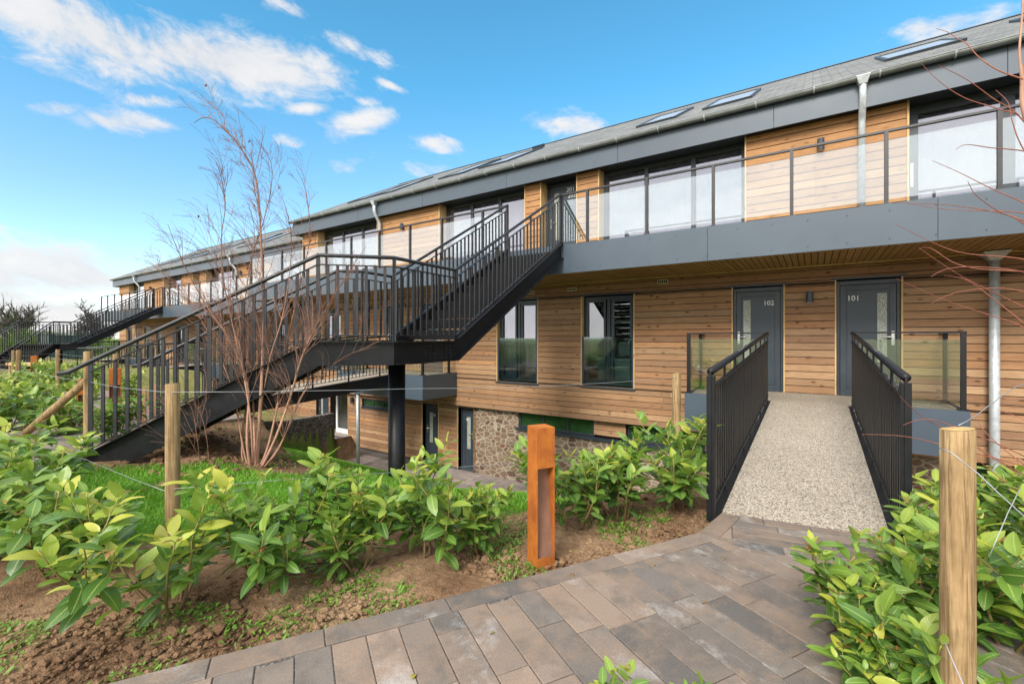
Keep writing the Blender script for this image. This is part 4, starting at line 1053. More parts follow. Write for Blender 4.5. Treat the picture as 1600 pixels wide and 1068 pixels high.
tag(st.build('fence_strut', M['post'], smooth=True, loc=tuple(b_)), 'slanting round timber strut leaning against a fence post', 'fence strut')
def wire(pts, label, r=.0017):
    q = []
    for a, b in zip(pts, pts[1:]):
        n = max(2, int((b - a).length / .35))
        for i in range(n): q.append(a.lerp(b, i / n) + Vector((0, 0, -.018 * (b - a).length * .25 * math.sin(math.pi * i / n) + .003 * mnoise.noise((i * .9, a.x, 1)))))
    q.append(pts[-1]); m = MB(); m.tube(q, r, 6)
    tag(m.build('fence_wire', M['wire'], smooth=True, loc=tuple(pts[0])), label, 'fence wire', 'galvanised fence wires')
wire([at(270, 612, 2.89), at(640, 607, 3.7), at(850, 603, 4.2), at(1057, 590, 4.81)], 'top wire running from the post before the stair to the post by the footbridge', .0019)
wire([at(270, 763, 2.9), at(440, 749, 3.2), at(720, 729, 3.9), at(1057, 702, 4.81)], 'lower wire threading through the laurel row behind the front shrubs')
wire([at(270, 613, 2.89), at(138, 596, 4.95), at(60, 583, 6.3), at(-60, 566, 8)], 'top wire running left from the post before the stair past the propped post', .002)
wire([at(262, 768, 2.9), at(140, 720, 3.6), at(0, 664, 4.6), at(-60, 640, 5.2)], 'slack lower wire sloping across the lawn to the left')
wire([at(-20, 551, 9.0), P5 + Vector((.04, -.03, -.10)), P7 + Vector((0, -.04, -.09)), P8 + Vector((0, -.05, -.06))], 'upper wire between the far posts beside the wooden bench')
wire([at(-20, 561, 9.0), P5 + Vector((.04, -.03, -.22)), P7 + Vector((0, -.04, -.2)), P8 + Vector((0, -.05, -.18))], 'second wire between the far posts beside the wooden bench')
wire([at(1467, 699, 1.42), at(1486, 706, 1.375), at(1530, 741, 1.34), at(1600, 806, 1.22), at(1680, 880, 1.05)], 'wire crossing the face of the thick near post toward the viewer', .0018)
wire([at(1477, 1003, 1.40), at(1490, 1035, 1.36), at(1515, 1090, 1.3)], 'short lower wire on the thick near post', .002)
wire([at(1498, 664, 1.47), at(1520, 652, 1.6), at(1540, 637, 1.75), at(1565, 618, 1.9), at(1590, 602, 2.1), at(1640, 590, 2.4)], 'loose pale wire curling away behind the thick near post', .0018)
wire([at(1594, 762, 1.9), at(1575, 800, 1.85), at(1560, 835, 1.8), at(1545, 870, 1.8)], 'taut thin wire in the shrub right of the thick near post', .0018)
# ------------------------------------------------------------------ bollards, bench, marker posts
def bollard(x, y, z, label, n2d, h=.82, s=.125):
    o = empty('bollard_light', (x, y, z), label, 'bollard', 'rusty steel light bollards'); nx, ny = n2d; tx, ty = -ny, nx
    P = lambda a, b, c: (x + tx * a + nx * b, y + ty * a + ny * b, z + c)
    w = s / 2; t = .007; m = MB()
    def bx(a0, a1, b0, b1, c0, c1): m.prism([P(a0, b0, c0), P(a1, b0, c0), P(a1, b1, c0), P(a0, b1, c0)], (0, 0, c1 - c0))
    bx(-w, w, -w, -w + t, -.15, h); bx(-w, -w + t, -w + t, w, -.15, h); bx(w - t, w, -w + t, w, -.15, h); bx(-w + t, w - t, -w + t, w, h - t, h)
    bx(-w + t, w - t, w - t, w, h * .70, h - t); bx(-w + t, w - t, w - t, w, -.15, .03)
    m.build('bollard_shell', M['rust'], o, bevel=.0015)
    k = MB(); k.prism([P(-w + t, -w + t + .001, .03), P(-w + t, w - t - .002, .03), P(-w + t, w - t - .012, .032), P(-w + t, -w + .05, h * .7), P(-w + t, -w + t + .001, h * .7)], Vector(P(w - t, 0, 0)) - Vector(P(-w + t, 0, 0))); k.build('slot_back', M['rust_in'], o)
    k = MB(); k.prism([P(-w + .02, 0, h * .7 - .006), P(w - .02, 0, h * .7 - .006), P(w - .02, w - .02, h * .7 - .006), P(-w + .02, w - .02, h * .7 - .006)], (0, 0, .005)); k.build('lamp_lens', M['white'], o)
bollard(-1.41, 2.43, .18, 'nearest rusty bollard light standing in soil beside the paved path', (EN.x, EN.y))
q = at(180, 660, 6.9); bollard(q.x, q.y, .24, 'rusty bollard light behind the stair balusters at the foot of the stair', (.95, -.3), .84, .14)
q = at(54, 600, 13.5); bollard(q.x, q.y, .2, 'far small rusty bollard light beside the wooden bench', (.9, -.4), .8, .14)
q = at(131, 610, 6.4); bollard(q.x, q.y, .24, 'rusty bollard light almost hidden behind the propped fence post', (.95, -.3), .72, .12)
bn = empty('wooden_bench', at(52, 590, 14.5), 'simple plank bench behind the far rusty bollard and low shrubs', 'bench')
a, b_ = at(20, 568.5, 14.6), at(82, 568.5, 14.2); a.z = b_.z = .70
m = MB(); m.beam(a, b_, .36, .09); m.build('seat', M['bench'], bn, bevel=.006)
for f in (.08, .9):
    p = a.lerp(b_, f); m = MB(); m.box(p.x - .06, p.x + .06, p.y - .15, p.y + .15, .1, .655); m.build('leg', M['bench'], bn)
for (px, d, py, lab) in ((222, 6.6, 604, 'square timber marker post with a cut chamfered top, left one at the stair foot'), (239, 7.0, 598, 'square timber marker post with a slanted top, right one at the stair foot')):
    p = at(px, py, d); m = MB(); w = .065; c45 = [(p.x + w * math.cos(t), p.y + w * math.sin(t)) for t in (.4, 1.97, 3.54, 5.11)]; zz = (p.z, p.z - .09, p.z - .13, p.z - .04)
    m.add([(x, y, .1) for x, y in c45] + [(x, y, z) for (x, y), z in zip(c45, zz)], [(3, 2, 1, 0), (4, 5, 6, 7), (0, 1, 5, 4), (1, 2, 6, 5), (2, 3, 7, 6), (3, 0, 4, 7)])
    tag(m.build('marker_post', M['marker'], loc=(p.x, p.y, .2)), lab, 'marker post', 'timber marker posts')
p = at(70, 548, 34); m = MB(); m.box(p.x - 2.2, p.x + 1.2, p.y, p.y + 2, -.1, 1.75); m.prism([(p.x - 2.3, p.y - .1, 1.752), (p.x + 1.3, p.y - .1, 1.752), (p.x + 1.3, p.y + 2.1, 1.9), (p.x - 2.3, p.y + 2.1, 1.9)], (0, 0, .05))
tag(m.build('shed', M['green_paint'], loc=(p.x, p.y, 0)), 'dark green shed glimpsed behind the balusters of the far staircase', 'shed')
# ------------------------------------------------------------------ cherry laurels
def add_leaf(mb, base, d, upv, L, W, age, rows=6, fold=.35, curl=.5, tw=0):
    d = d.normalized(); side = d.cross(upv)
    if side.length < 1e-3: side = d.orthogonal()
    side.normalize(); nrm = side.cross(d).normalized()
    if tw: side, nrm = side * math.cos(tw) + nrm * math.sin(tw), nrm * math.cos(tw) - side * math.sin(tw)
    n0 = len(mb.v); p = Vector(base); dd = d.copy()
    for j in range(rows + 1):
        f = j / rows
        w = W * .5 * (math.sin(math.pi * min(1, (f * .93 + .04)) ** .85) ** .8) * (1 if f < .98 else .25)
        if j == 0: w = W * .04
        lift = fold * w * (1 - .3 * f)
        wav = .05 * W * math.sin(f * 9 + age * 20)
        for sgn in (-1, 0, 1):
            q = p + side * (sgn * w) + nrm * ((lift + sgn * wav) if sgn else 0)
            mb.v.append(tuple(q)); mb.at.append(age); mb._uvv.append((.5 + sgn * .5, f))
        dd = (dd - nrm * (curl / rows)).normalized(); nrm = side.cross(dd).normalized(); p = p + dd * (L / rows)
    for j in range(rows):
        for k in (0, 1):
            f = (n0 + j * 3 + k, n0 + j * 3 + k + 1, n0 + (j + 1) * 3 + k + 1, n0 + (j + 1) * 3 + k)
            mb.f.append(f); mb.uv += [mb._uvv[i] for i in f]
def leafmb():
    b = MB(); b.uv = []; b.at = []; b._uvv = []; return b
def make_laurel(seed, H=.68, spread=.26, stems=7, L0=.125, name='cherry_laurel', yellow=0., rows=6):
    r = random.Random(seed); root = empty(name); lb = leafmb(); tp = leafmb(); sb = MB(); sb.at = []
    def shoot(p0, d0, ln, r0, lvl):
        n = 9; pts = [Vector(p0)]; d = Vector(d0).normalized()
        for i in range(n):
            d = (d + Vector((r.gauss(0, .09), r.gauss(0, .09), .10))).normalized(); pts.append(pts[-1] + d * (ln / n))
        nv = len(sb.v); sb.tube(pts, [lerp(r0, r0 * .4, i / n) for i in range(n + 1)], 6)
        sb.at += [(i // 6) / n * (1 if lvl else .8) for i in range(len(sb.v) - nv)]
        az = r.uniform(0, 6.28); s = .34 if lvl == 0 else .06
        while s <= 1.0:
            k = min(n - 1, int(s * n)); p = pts[k].lerp(pts[k + 1], s * n - k) if s < 1 else pts[-1]; t = (pts[k + 1] - pts[k]).normalized()
            az += 2.4 + r.gauss(0, .3); a1 = t.orthogonal().normalized(); a2 = t.cross(a1)
            ra = a1 * math.cos(az) + a2 * math.sin(az)
            top = s ** 1.5; elev = lerp(.12, 1.12, top) + r.gauss(0, .22)
            dd = ra * math.cos(elev) + Vector((0, 0, 1)) * math.sin(elev) * .8 + t * .25 * top
            L = L0 * r.uniform(.7, 1.25) * lerp(.95, .85, top) * (.6 if s > .97 else 1)
            age = min(1, max(0, lerp(.12, .62, s ** 1.3) * (.55 + .45 * min(1, p.z / H)) + r.gauss(0, .12) + (yellow * r.random() if s > .5 else 0) + (.25 if r.random() < .06 else 0)))
            pet = .014; sb_p = p + dd.normalized() * pet
            add_leaf(lb, sb_p, dd, Vector((0, 0, 1)) + Vector((r.gauss(0, .25), r.gauss(0, .25), 0)), L, L * r.uniform(.36, .46), age, rows, r.uniform(.12, .5), r.uniform(.1, .9), r.gauss(0, .35))
            s += r.uniform(.05, .095) * (.62 / max(.25, ln)) * .68
        if r.random() < .4:
            for q in range(3): add_leaf(tp, pts[-1], t + Vector((r.gauss(0, .5), r.gauss(0, .5), .3)), Vector((0, 0, 1)), L0 * .42, L0 * .15, r.random(), 3, .6, 1.4)
        if lvl < 2:
            for q in range(r.randint(1, 3) if lvl == 0 else r.randint(0, 1)):
                k = r.randint(2, 6); a = r.uniform(0, 6.28)
                shoot(pts[k], Vector((math.cos(a) * .8, math.sin(a) * .8, .75)), ln * r.uniform(.35, .6), r0 * .6, lvl + 1)
    for i in range(stems):
        a = 2 * math.pi * i / stems + r.uniform(-.5, .5); tl = r.uniform(.15, 1.0) * spread / .26
        shoot((math.cos(a) * .04, math.sin(a) * .04, -.05), (math.cos(a) * tl * .85, math.sin(a) * tl * .85, 1), H * r.uniform(.72, 1.12) * (1 + .18 * tl), .009, 0)
    lb.build('foliage', M['laurel'], root, smooth=True); tag(tp.build('young_tip_leaves', M['redtip'], root, smooth=True), kind='stuff'); sb.build('stem', M['stem'], root, smooth=True)
    return root
LAUR = [make_laurel(11, .66, .32, 6, .155, yellow=.75), make_laurel(23, .70, .25, 6, .145, yellow=.15), make_laurel(37, .62, .28, 7, .14, yellow=.25), make_laurel(41, .74, .23, 5, .15, yellow=.35), make_laurel(57, .60, .32, 6, .14, yellow=.2)]
_used = set(); GL = 'cherry laurels planted along the path and fence'
def laurel(kind, x, y, z, rz, s, label, sz=None):
    o = LAUR[kind]
    if kind in _used: o = copy_tree(LAUR[kind])
    _used.add(kind); o.location = (x, y, z); o.rotation_euler.z = rz; o.scale = (s, s, sz or s); tag(o, label, 'shrub', GL)
front = [  # kind, px, py of the foot, rz, scale, label
    (0, 268, 945, .3, 1.00, 'front laurel with the most yellow leaves, drooping toward the path at lower left'),
    (1, 425, 912, 1.2, .98, 'front laurel between the yellowest shrub and the twin shrubs, below the bare tree trunk'),
    (2, 560, 884, 2.0, .98, 'front laurel with mid green leaves right of the bare tree, below the stair column'),
    (3, 672, 868, .7, 1.0, 'upright laurel below the round stair column, tallest of the front row'),
    (4, 752, 858, 4.0, .80, 'smaller airy laurel just left of the nearest rusty bollard'),
    (1, 898, 820, 3.1, .93, 'dense laurel immediately right of the nearest rusty bollard'),
    (2, 968, 806, .4, 1.1, 'full laurel midway between the nearest bollard and the footbridge'),
    (3, 1058, 792, 2.6, 1.12, 'laurel growing around the thin fence post left of the footbridge'),
    (4, 96, 895, 1.0, 1.15, 'broad laurel at the left border of the bed, beside the yellowest shrub'),
    (1, 20, 860, 2.2, 1.15, 'laurel cut by the left frame edge above bare soil'),
    (2, 150, 870, 5.2, .72, 'low laurel tucked between the broad left shrub and the yellowest shrub'),
    (3, 70, 800, 3.3, 1.05, 'laurel crowding the foot of the slanting timber strut'),
    (0, -30, 780, 4.4, 1.1, 'laurel at the far left, partly out of frame, below the slanting strut')]
for k, px, py, rz, s, lab in front:
    d = (CZ - .17) * F / (py - HY); p = at(px, py, d); laurel(k, p.x, p.y, .16, rz, s * .97, lab, s * (.80 if px > 200 else .68))
rear = [(2, 175, 5.6, .1, 1.0, 'bushy laurel right of the propped fence post, at the stair foot'), (4, 95, 5.9, .9, 1.05, 'laurel under the slanting timber strut, in front of the side paving'), (1, 30, 6.3, 2.0, 1.1, 'laurel left of the slanting timber strut'),
        (3, -20, 5.4, 3.0, 1.1, 'laurel cut by the left frame edge behind the slanting strut'), (0, 120, 7.2, 1.4, .9, 'yellowish laurel behind the propped fence post'), (2, 60, 8.2, 4.0, 1.0, 'laurel in front of the close pair of fence posts'),
        (1, 8, 9.0, 5.0, 1.0, 'laurel left of the close pair of fence posts'), (4, 135, 9.2, .4, .95, 'laurel seen between propped post and rusty bollard'), (3, 95, 11.0, 2.4, 1.0, 'round laurel below the lone fence post'),
        (2, 140, 11.6, 1.2, 1.05, 'laurel in front of the far footbridge handrail end'), (0, 45, 12.0, 3.7, 1.0, 'laurel in front of the wooden bench'), (1, 72, 12.8, 2.8, .95, 'laurel beside the wooden bench right leg'),
        (4, 262, 7.4, 1.7, .8, 'small laurel behind the stair balusters right of the marker posts'), (3, 205, 9.0, .6, .9, 'laurel behind the stair balusters left of the marker posts')]
for k, px, d, rz, s, lab in rear:
    p = at(px, 600, d); laurel(k, p.x, p.y, .22, rz, s, lab, s * .85)
right = [(1, 1370, 1010, 1.95, .2, .92, 'laurel with red tipped young leaves at the paving edge, lower right'), (4, 1450, 980, 2.15, 1.4, 1.0, 'broad laurel left of the thick near post'), (2, 1475, 930, 2.55, 3.0, 1.0, 'laurel between the thick near post and the footbridge railing'),
         (0, 1600, 980, 2.0, 2.2, 1.05, 'laurel right of the thick near post, cut by the right frame edge'), (3, 1560, 890, 2.6, 4.3, .95, 'tall laurel behind and right of the thick near post'), (2, 1500, 860, 3.2, 5.0, .9, 'laurel directly behind the thick near post'),
         (4, 1620, 840, 3.1, .8, 1.05, 'laurel at the right frame edge below the timber wall'), (1, 1045, 1120, 1.5, 2.9, .46, 'low laurel sprout peeping in at the bottom frame edge'), (3, 1410, 1090, 1.65, 3.8, .72, 'laurel at the bottom frame edge under the red tipped one'), (2, 1470, 1090, 1.55, 1.9, .55, 'laurel at the foot of the thick near post')]
for k, px, py, d, rz, s, lab in right:
    p = at(px, py, d); laurel(k, p.x, p.y, .13, rz, s, lab, s * .74)
# ------------------------------------------------------------------ weeds, clods, grass
def weeds():
    r = random.Random(5); b = leafmb()
    def clump(x, y, z, n, L):
        for i in range(n):
            a = r.uniform(0, 6.28); q = r.uniform(0, .05); e = r.uniform(.2, 1.1)
            bx = Vector((x + q * math.cos(a), y + q * math.sin(a), z + r.uniform(0, .012))); add_leaf(b, bx, Vector((math.cos(a * 3) * math.cos(e), math.sin(a * 3) * math.cos(e), math.sin(e))), Vector((0, 0, 1)), L * r.uniform(.6, 1.3), L * r.uniform(.35, .6), r.random(), 2, .2, .4)
    k = 0
    while k < 1250:
        o = -r.uniform(.02, .9); t = r.uniform(-.5, 4.5); q = EA - ED * t + EN * o
        if mnoise.noise((q.x * 2.1, q.y * 2.1, 9)) < .02 + .1 * r.random() or soil_mask(q.x, q.y) > .4: k += .2; continue
        clump(q.x, q.y, height(q.x, q.y) + .0, r.randint(4, 11), r.uniform(.014, .034)); k += 1
    for i in range(320):
        t = r.random(); x = lerp(-5.0, -9.5, t) + r.gauss(0, .5); y = lerp(2.8, 4.3, t) + r.gauss(0, .45)
        if soil_mask(x, y) < .5: clump(x, y, height(x, y), r.randint(4, 9), r.uniform(.02, .04))
    tag(b.build('weeds', M['weed'], smooth=True), kind='stuff')
weeds()
def litter():
    r = random.Random(15); b = leafmb()
    for i in range(95):
        o = -r.uniform(0, .9) if i < 70 else r.uniform(.05, 1.3); t = r.uniform(-.5, 4.5); q = EA - ED * t + EN * o; z = (height(q.x, q.y) + .012) if o < 0 else PZ + .006
        if o > 0 and q.y > 3.5: continue
        a = r.uniform(0, 6.28); add_leaf(b, (q.x, q.y, z), Vector((math.cos(a), math.sin(a), r.uniform(-.05, .25))), Vector((r.gauss(0, .3), r.gauss(0, .3), 1)), r.uniform(.02, .055), r.uniform(.012, .025), r.random(), 4, .4, .8)
    tag(b.build('fallen_leaves', M['litter']), kind='stuff')
M['litter'] = leaf('fallen_leaf', [(0, (.14, .06, .03)), (.5, (.30, .14, .04)), (.8, (.50, .34, .04)), (1, (.25, .24, .05))], .2, .7)
litter()
def clods():
    r = random.Random(8); b = MB()
    ico = [(0, 0, -1), (.72, -.53, -.45), (-.28, -.85, -.45), (-.89, 0, -.45), (-.28, .85, -.45), (.72, .53, -.45), (.28, -.85, .45), (-.72, -.53, .45), (-.72, .53, .45), (.28, .85, .45), (.89, 0, .45), (0, 0, 1)]
    fc = [(0, 1, 2), (1, 0, 5), (0, 2, 3), (0, 3, 4), (0, 4, 5), (1, 5, 10), (2, 1, 6), (3, 2, 7), (4, 3, 8), (5, 4, 9), (1, 10, 6), (2, 6, 7), (3, 7, 8), (4, 8, 9), (5, 9, 10), (6, 10, 11), (7, 6, 11), (8, 7, 11), (9, 8, 11), (10, 9, 11)]
    b.at = []
    def put(x, y, s):
        z = height(x, y) + s * .15; b.add([(x + p[0] * s * r.uniform(.6, 1.3), y + p[1] * s * r.uniform(.6, 1.3), z + p[2] * s * r.uniform(.5, .9)) for p in ico], fc); b.at += [0] * 12
    for i in range(8500):
        o = -abs(r.gauss(.32, .3)) - .01; t = r.uniform(-.5, 5); q = EA - ED * t + EN * o
        put(q.x, q.y, min(.034, .004 + r.expovariate(170)))
    for i in range(700):
        t = r.random(); put(lerp(-5.2, -7.6, t) + r.gauss(0, .35), lerp(2.5, 2.6, t) + r.gauss(0, .45), min(.05, .01 + r.expovariate(80)))
    tag(b.build('soil_clods', M['ground'], smooth=False), kind='stuff')
clods()
def grass():
    r = np.random.default_rng(3); N = 190000
    X = r.uniform(-8.8, -.8, N); Y = r.uniform(-.8, 8.7, N)
    st = .1; gx = np.arange(-9, -.5, st); gy = np.arange(-1.0, 9.0, st)
    mk = np.array([[soil_mask(x, y) for x in gx] for y in gy]); hh = np.array([[height(x, y) for x in gx] for y in gy])
    fx = (X - gx[0]) / st; fy = (Y - gy[0]) / st; ix = np.clip(fx.astype(int), 0, len(gx) - 2); iy = np.clip(fy.astype(int), 0, len(gy) - 2); ax = fx - ix; ay = fy - iy
    bil = lambda A: (A[iy, ix] * (1 - ax) + A[iy, ix + 1] * ax) * (1 - ay) + (A[iy + 1, ix] * (1 - ax) + A[iy + 1, ix + 1] * ax) * ay
    m = bil(mk); keep = m > r.uniform(.25, .8, N); X, Y = X[keep], Y[keep]; Z = bil(hh)[keep] - .012; n = len(X)
    dist = np.hypot(X, Y); a = r.uniform(0, 6.28, n); h = r.uniform(.025, .06, n); w = np.clip(.0016 * dist * .8, .0022, .006)
    ln = r.uniform(.005, .05, n); b = a + r.uniform(1, 2, n)
    P = np.stack([X, Y, Z], 1); dx = np.stack([np.cos(a) * w, np.sin(a) * w, 0 * w], 1); lean = np.stack([np.cos(b) * ln, np.sin(b) * ln, h], 1)
    V = np.stack([P - dx, P + dx, P + lean * np.array([.4, .4, .6]) + dx * .7, P + lean * np.array([.4, .4, .6]) - dx * .7, P + lean], 1).reshape(-1, 3)
    me = bpy.data.meshes.new('grass'); i0 = np.arange(n) * 5
    loops = np.stack([i0, i0 + 1, i0 + 2, i0 + 3, i0 + 3, i0 + 2, i0 + 4], 1).ravel()
    me.vertices.add(n * 5); me.vertices.foreach_set('co', V.astype(np.float32).ravel())
    me.loops.add(n * 7); me.loops.foreach_set('vertex_index', loops.astype(np.int32))
    me.polygons.add(n * 2); ls = np.stack([np.arange(n) * 7, np.arange(n) * 7 + 4], 1).ravel(); me.polygons.foreach_set('loop_start', ls.astype(np.int32))
    me.materials.append(M['blade']); me.update(calc_edges=True); me.validate()
    o = bpy.data.objects.new('grass', me); COL.objects.link(o); tag(o, kind='stuff')
grass()
# ------------------------------------------------------------------ bare trees
def spline(pts, n):
    P = [Vector(p) for p in pts]; out = []
    for i in range(len(P) - 1):
        p0 = P[max(0, i - 1)]; p1 = P[i]; p2 = P[i + 1]; p3 = P[min(len(P) - 1, i + 2)]
        for k in range(n):
            t = k / n; out.append(.5 * ((2 * p1) + (p2 - p0) * t + (2 * p0 - 5 * p1 + 4 * p2 - p3) * t * t + (3 * p1 - p0 - 3 * p2 + p3) * t ** 3))
    out.append(P[-1]); return out
def bare_tree():
    r = random.Random(21); D0 = 5.2; foot = at(395, 772, D0); foot.z = height(foot.x, foot.y) - .12
    T = empty('bare_tree', foot, 'multi stemmed leafless coppery tree before the black staircase', 'tree')
    tw = MB(); tw.at = []
    G = [  # main stems traced in the picture plane, each with its own depth drift
        ([(392, 778), (386, 690), (388, 610), (374, 560), (352, 520), (318, 470), (285, 408), (262, 350)], -.3, .030),
        ([(403, 778), (404, 680), (408, 610), (411, 540), (413, 470), (409, 400), (405, 330), (398, 272), (372, 226), (338, 190), (318, 184), (303, 192)], .05, .040),
        ([(398, 775), (398, 700), (396, 640), (393, 580), (384, 530), (383, 470), (394, 400), (412, 345), (424, 290), (422, 250), (398, 215)], .35, .026),
        ([(408, 776), (418, 700), (432, 640), (440, 590), (452, 520), (470, 440), (484, 370), (478, 300), (462, 262)], .2, .026),
        ([(410, 775), (428, 690), (452, 625), (468, 570), (477, 545), (492, 512), (520, 465), (548, 420), (572, 385)], -.25, .030),
        ([(390, 776), (378, 710), (384, 640), (400, 580), (420, 530), (446, 470), (468, 430)], .5, .020),
        ([(388, 778), (380, 700), (366, 620), (345, 560), (315, 500), (290, 462), (258, 430), (230, 405)], .15, .020),
        ([(400, 776), (406, 650), (422, 560), (440, 500), (452, 430), (455, 370), (445, 320), (430, 295)], -.1, .018),
        ([(396, 776), (392, 660), (380, 580), (362, 500), (348, 430), (346, 370), (352, 320), (345, 275), (336, 250)], -.45, .020),
        ([(318, 790), (312, 725), (309, 690), (300, 640), (282, 615), (262, 604)], -.6, .007), ([(322, 790), (326, 720), (318, 660), (300, 620), (280, 580)], -.5, .007), ([(330, 790), (322, 735), (304, 700), (286, 668), (268, 640), (282, 610)], -.7, .006),
        ([(412, 778), (440, 690), (475, 610), (505, 540), (560, 500), (625, 470)], .4, .014), ([(408, 778), (436, 700), (470, 620), (500, 590), (540, 556), (590, 541)], .1, .016)]
    stems = []
    for pts, dz, r0 in G:
        n = len(pts); pp = [at(x, y, D0 + dz * (i / (n - 1)) ** .8 + .05 * math.sin(i * 2 + dz * 9)) for i, (x, y) in enumerate(pts)]
        if r0 > .01: pp[0] = foot + (pp[0] - foot) * .5; pp[0].z = foot.z
        sp_ = spline(pp, 5); m = len(sp_); rad = [r0 * (1 - .93 * (i / (m - 1)) ** .7) + .0016 for i in range(m)]
        rad = [q * .6 for q in rad]; b = MB(); b.at = []; b.tube(sp_, rad, 8); b.at = [min(1, max(0, (i // 8) / m * 1.5 - .25)) for i in range(len(b.v))]
        b.build('trunk' if r0 > .012 else 'shoot', M['bark'], T, smooth=True); stems.append((sp_, rad))
    def twig(p, d, ln, r0, lvl):
        n = 9; pts = [p.copy()]; d = d.normalized(); bendd = Vector((-.83, -.55, -.2)) * r.uniform(.02, .16) + Vector((r.gauss(0, .05), r.gauss(0, .05), 0))
        for i in range(n):
            d = (d + bendd * (i / n) * 1.6 + Vector((r.gauss(0, .06), r.gauss(0, .06), .05 * (1 - i / n)))).normalized(); pts.append(pts[-1] + d * ln / n)
        nv = len(tw.v); tw.tube(pts, [lerp(r0, .0013, i / n) for i in range(n + 1)], 4, False); tw.at += [.45 + .5 * lvl / 2 + .15 * ((i // 4) / n) for i in range(len(tw.v) - nv)]
        if lvl < 2:
            for q in range(r.randint(1, 3)):
                k = r.randint(2, 7); t = (pts[k + 1] - pts[k]).normalized(); sd = t.orthogonal(); sd.rotate(Matrix.Rotation(r.uniform(0, 6.28), 3, t)); twig(pts[k], t + sd.normalized() * r.uniform(.35, .8), ln * r.uniform(.35, .65), r0 * .55, lvl + 1)
        if r.random() < .012:
            k = r.randint(2, 7); add_leaf(wl, pts[k], Vector((r.gauss(0, .4), r.gauss(0, .4), -1)), Vector((1, 0, 0)), .04, .022, r.random(), 3)
    wl = leafmb()
    for sp_, rad in stems:
        m = len(sp_); cnt = int(m * (1.05 if rad[0] > .012 else .6 if rad[0] > .006 else .15))
        for q in range(cnt):
            k = min(m - 2, int(m * (.24 + .66 * r.random() ** 1.25))); t = (sp_[k + 1] - sp_[k]).normalized(); sd = t.orthogonal(); sd.rotate(Matrix.Rotation(r.uniform(0, 6.28), 3, t)); sd.normalize()
            twig(sp_[k], t + sd * r.uniform(.35, .95) + Vector((0, 0, .45)), r.uniform(.3, .95) * (1.15 - .75 * k / m), min(.0036, rad[k] * .55), 0)
    tw.build('twigs', M['bark'], T, smooth=True); tag(wl.build('withered_leaves', M['dry'], T), kind='stuff')
t_ = NT('dry_leaf', .8); t_.color((.30, .13, .045)); M['dry'] = t_.m
bare_tree()
def right_tree():
    r = random.Random(4); base = at(1690, 1000, 2.6); base.z = -.1
    T = empty('bare_tree', base, 'leafless tree outside the right frame edge whose thin red twigs reach in', 'tree')
    hub = [at(1690, 1000, 2.6), at(1688, 700, 2.62), at(1672, 450, 2.65), at(1650, 300, 2.65), at(1603, 185, 2.66), at(1597, 120, 2.68), at(1593, 80, 2.7), at(1597, 24, 2.72), at(1600, -40, 2.75)]
    hub[0] = base; b = MB(); sp_ = spline(hub, 5); m = len(sp_); b.at = []; b.tube(sp_, [lerp(.03, .0055, min(1, (i / m) * 1.35)) for i in range(m)], 8); b.at = [.2] * len(b.v); b.build('trunk', M['bark'], T, smooth=True)
    br = [([(1599, 124), (1560, 110), (1530, 90), (1510, 68), (1495, 60), (1480, 50), (1463, 45)], .2), ([(1645, 290), (1600, 190), (1562, 171), (1509, 154), (1470, 129), (1439, 99)], .1), ([(1645, 285), (1600, 190), (1550, 153), (1510, 124), (1466, 102)], -.1),
          ([(1650, 300), (1600, 235), (1582, 190), (1575, 160), (1556, 141)], .3), ([(1655, 250), (1600, 236), (1550, 231), (1510, 226), (1493, 234)], -.2), ([(1660, 350), (1600, 317), (1550, 295), (1500, 270), (1457, 251)], .15), ([(1668, 420), (1600, 350), (1560, 330), (1525, 305), (1512, 283)], -.15),
          ([(1660, 350), (1600, 333), (1540, 329), (1480, 327), (1417, 318)], .25), ([(1662, 370), (1600, 345), (1560, 332), (1480, 320), (1395, 317)], 0), ([(1668, 430), (1600, 405), (1510, 396), (1460, 380), (1400, 350)], .1), ([(1670, 440), (1600, 425), (1530, 420), (1490, 410), (1455, 388), (1437, 388)], .3),
          ([(1680, 520), (1600, 480), (1560, 460), (1500, 430), (1435, 387)], -.2), ([(1685, 560), (1600, 511), (1540, 490), (1480, 470), (1400, 435)], .05), ([(1675, 450), (1600, 425), (1530, 417), (1480, 420), (1455, 432)], -.3), ([(1690, 580), (1600, 505), (1550, 465), (1510, 437), (1475, 430)], .2), ([(1672, 470), (1600, 455), (1550, 450), (1490, 458), (1453, 475)], 0),
          ([(1688, 760), (1600, 728), (1466, 693), (1410, 681), (1346, 678)], -.4), ([(1690, 790), (1580, 730), (1480, 672), (1440, 650), (1405, 618)], -.3), ([(1690, 770), (1600, 712), (1480, 662), (1440, 655), (1411, 664)], -.35), ([(1690, 800), (1600, 745), (1550, 715), (1520, 690)], .1), ([(1690, 780), (1600, 725), (1545, 680), (1525, 655)], .2), ([(1690, 830), (1600, 775), (1545, 732), (1520, 712)], 0), ([(1690, 700), (1600, 655), (1560, 640)], .3)]
    tw = MB(); tw.at = []
    for pts, dz in br:
        n = len(pts); pp = [at(x, y, 2.65 + dz * i / (n - 1)) for i, (x, y) in enumerate(pts)]; q = spline(pp, 5); m = len(q); nv = len(tw.v)
        tw.tube(q, [lerp(.0042, .0012, i / (m - 1)) for i in range(m)], 5, False); tw.at += [.25 + .55 * (i // 5) / m for i in range(len(tw.v) - nv)]
    tw.build('twigs', M['twig_red'], T, smooth=True)
M['twig_red'] = bark('coppery_red_twig', (.42, .17, .10), (.20, .06, .05), 20)
right_tree()
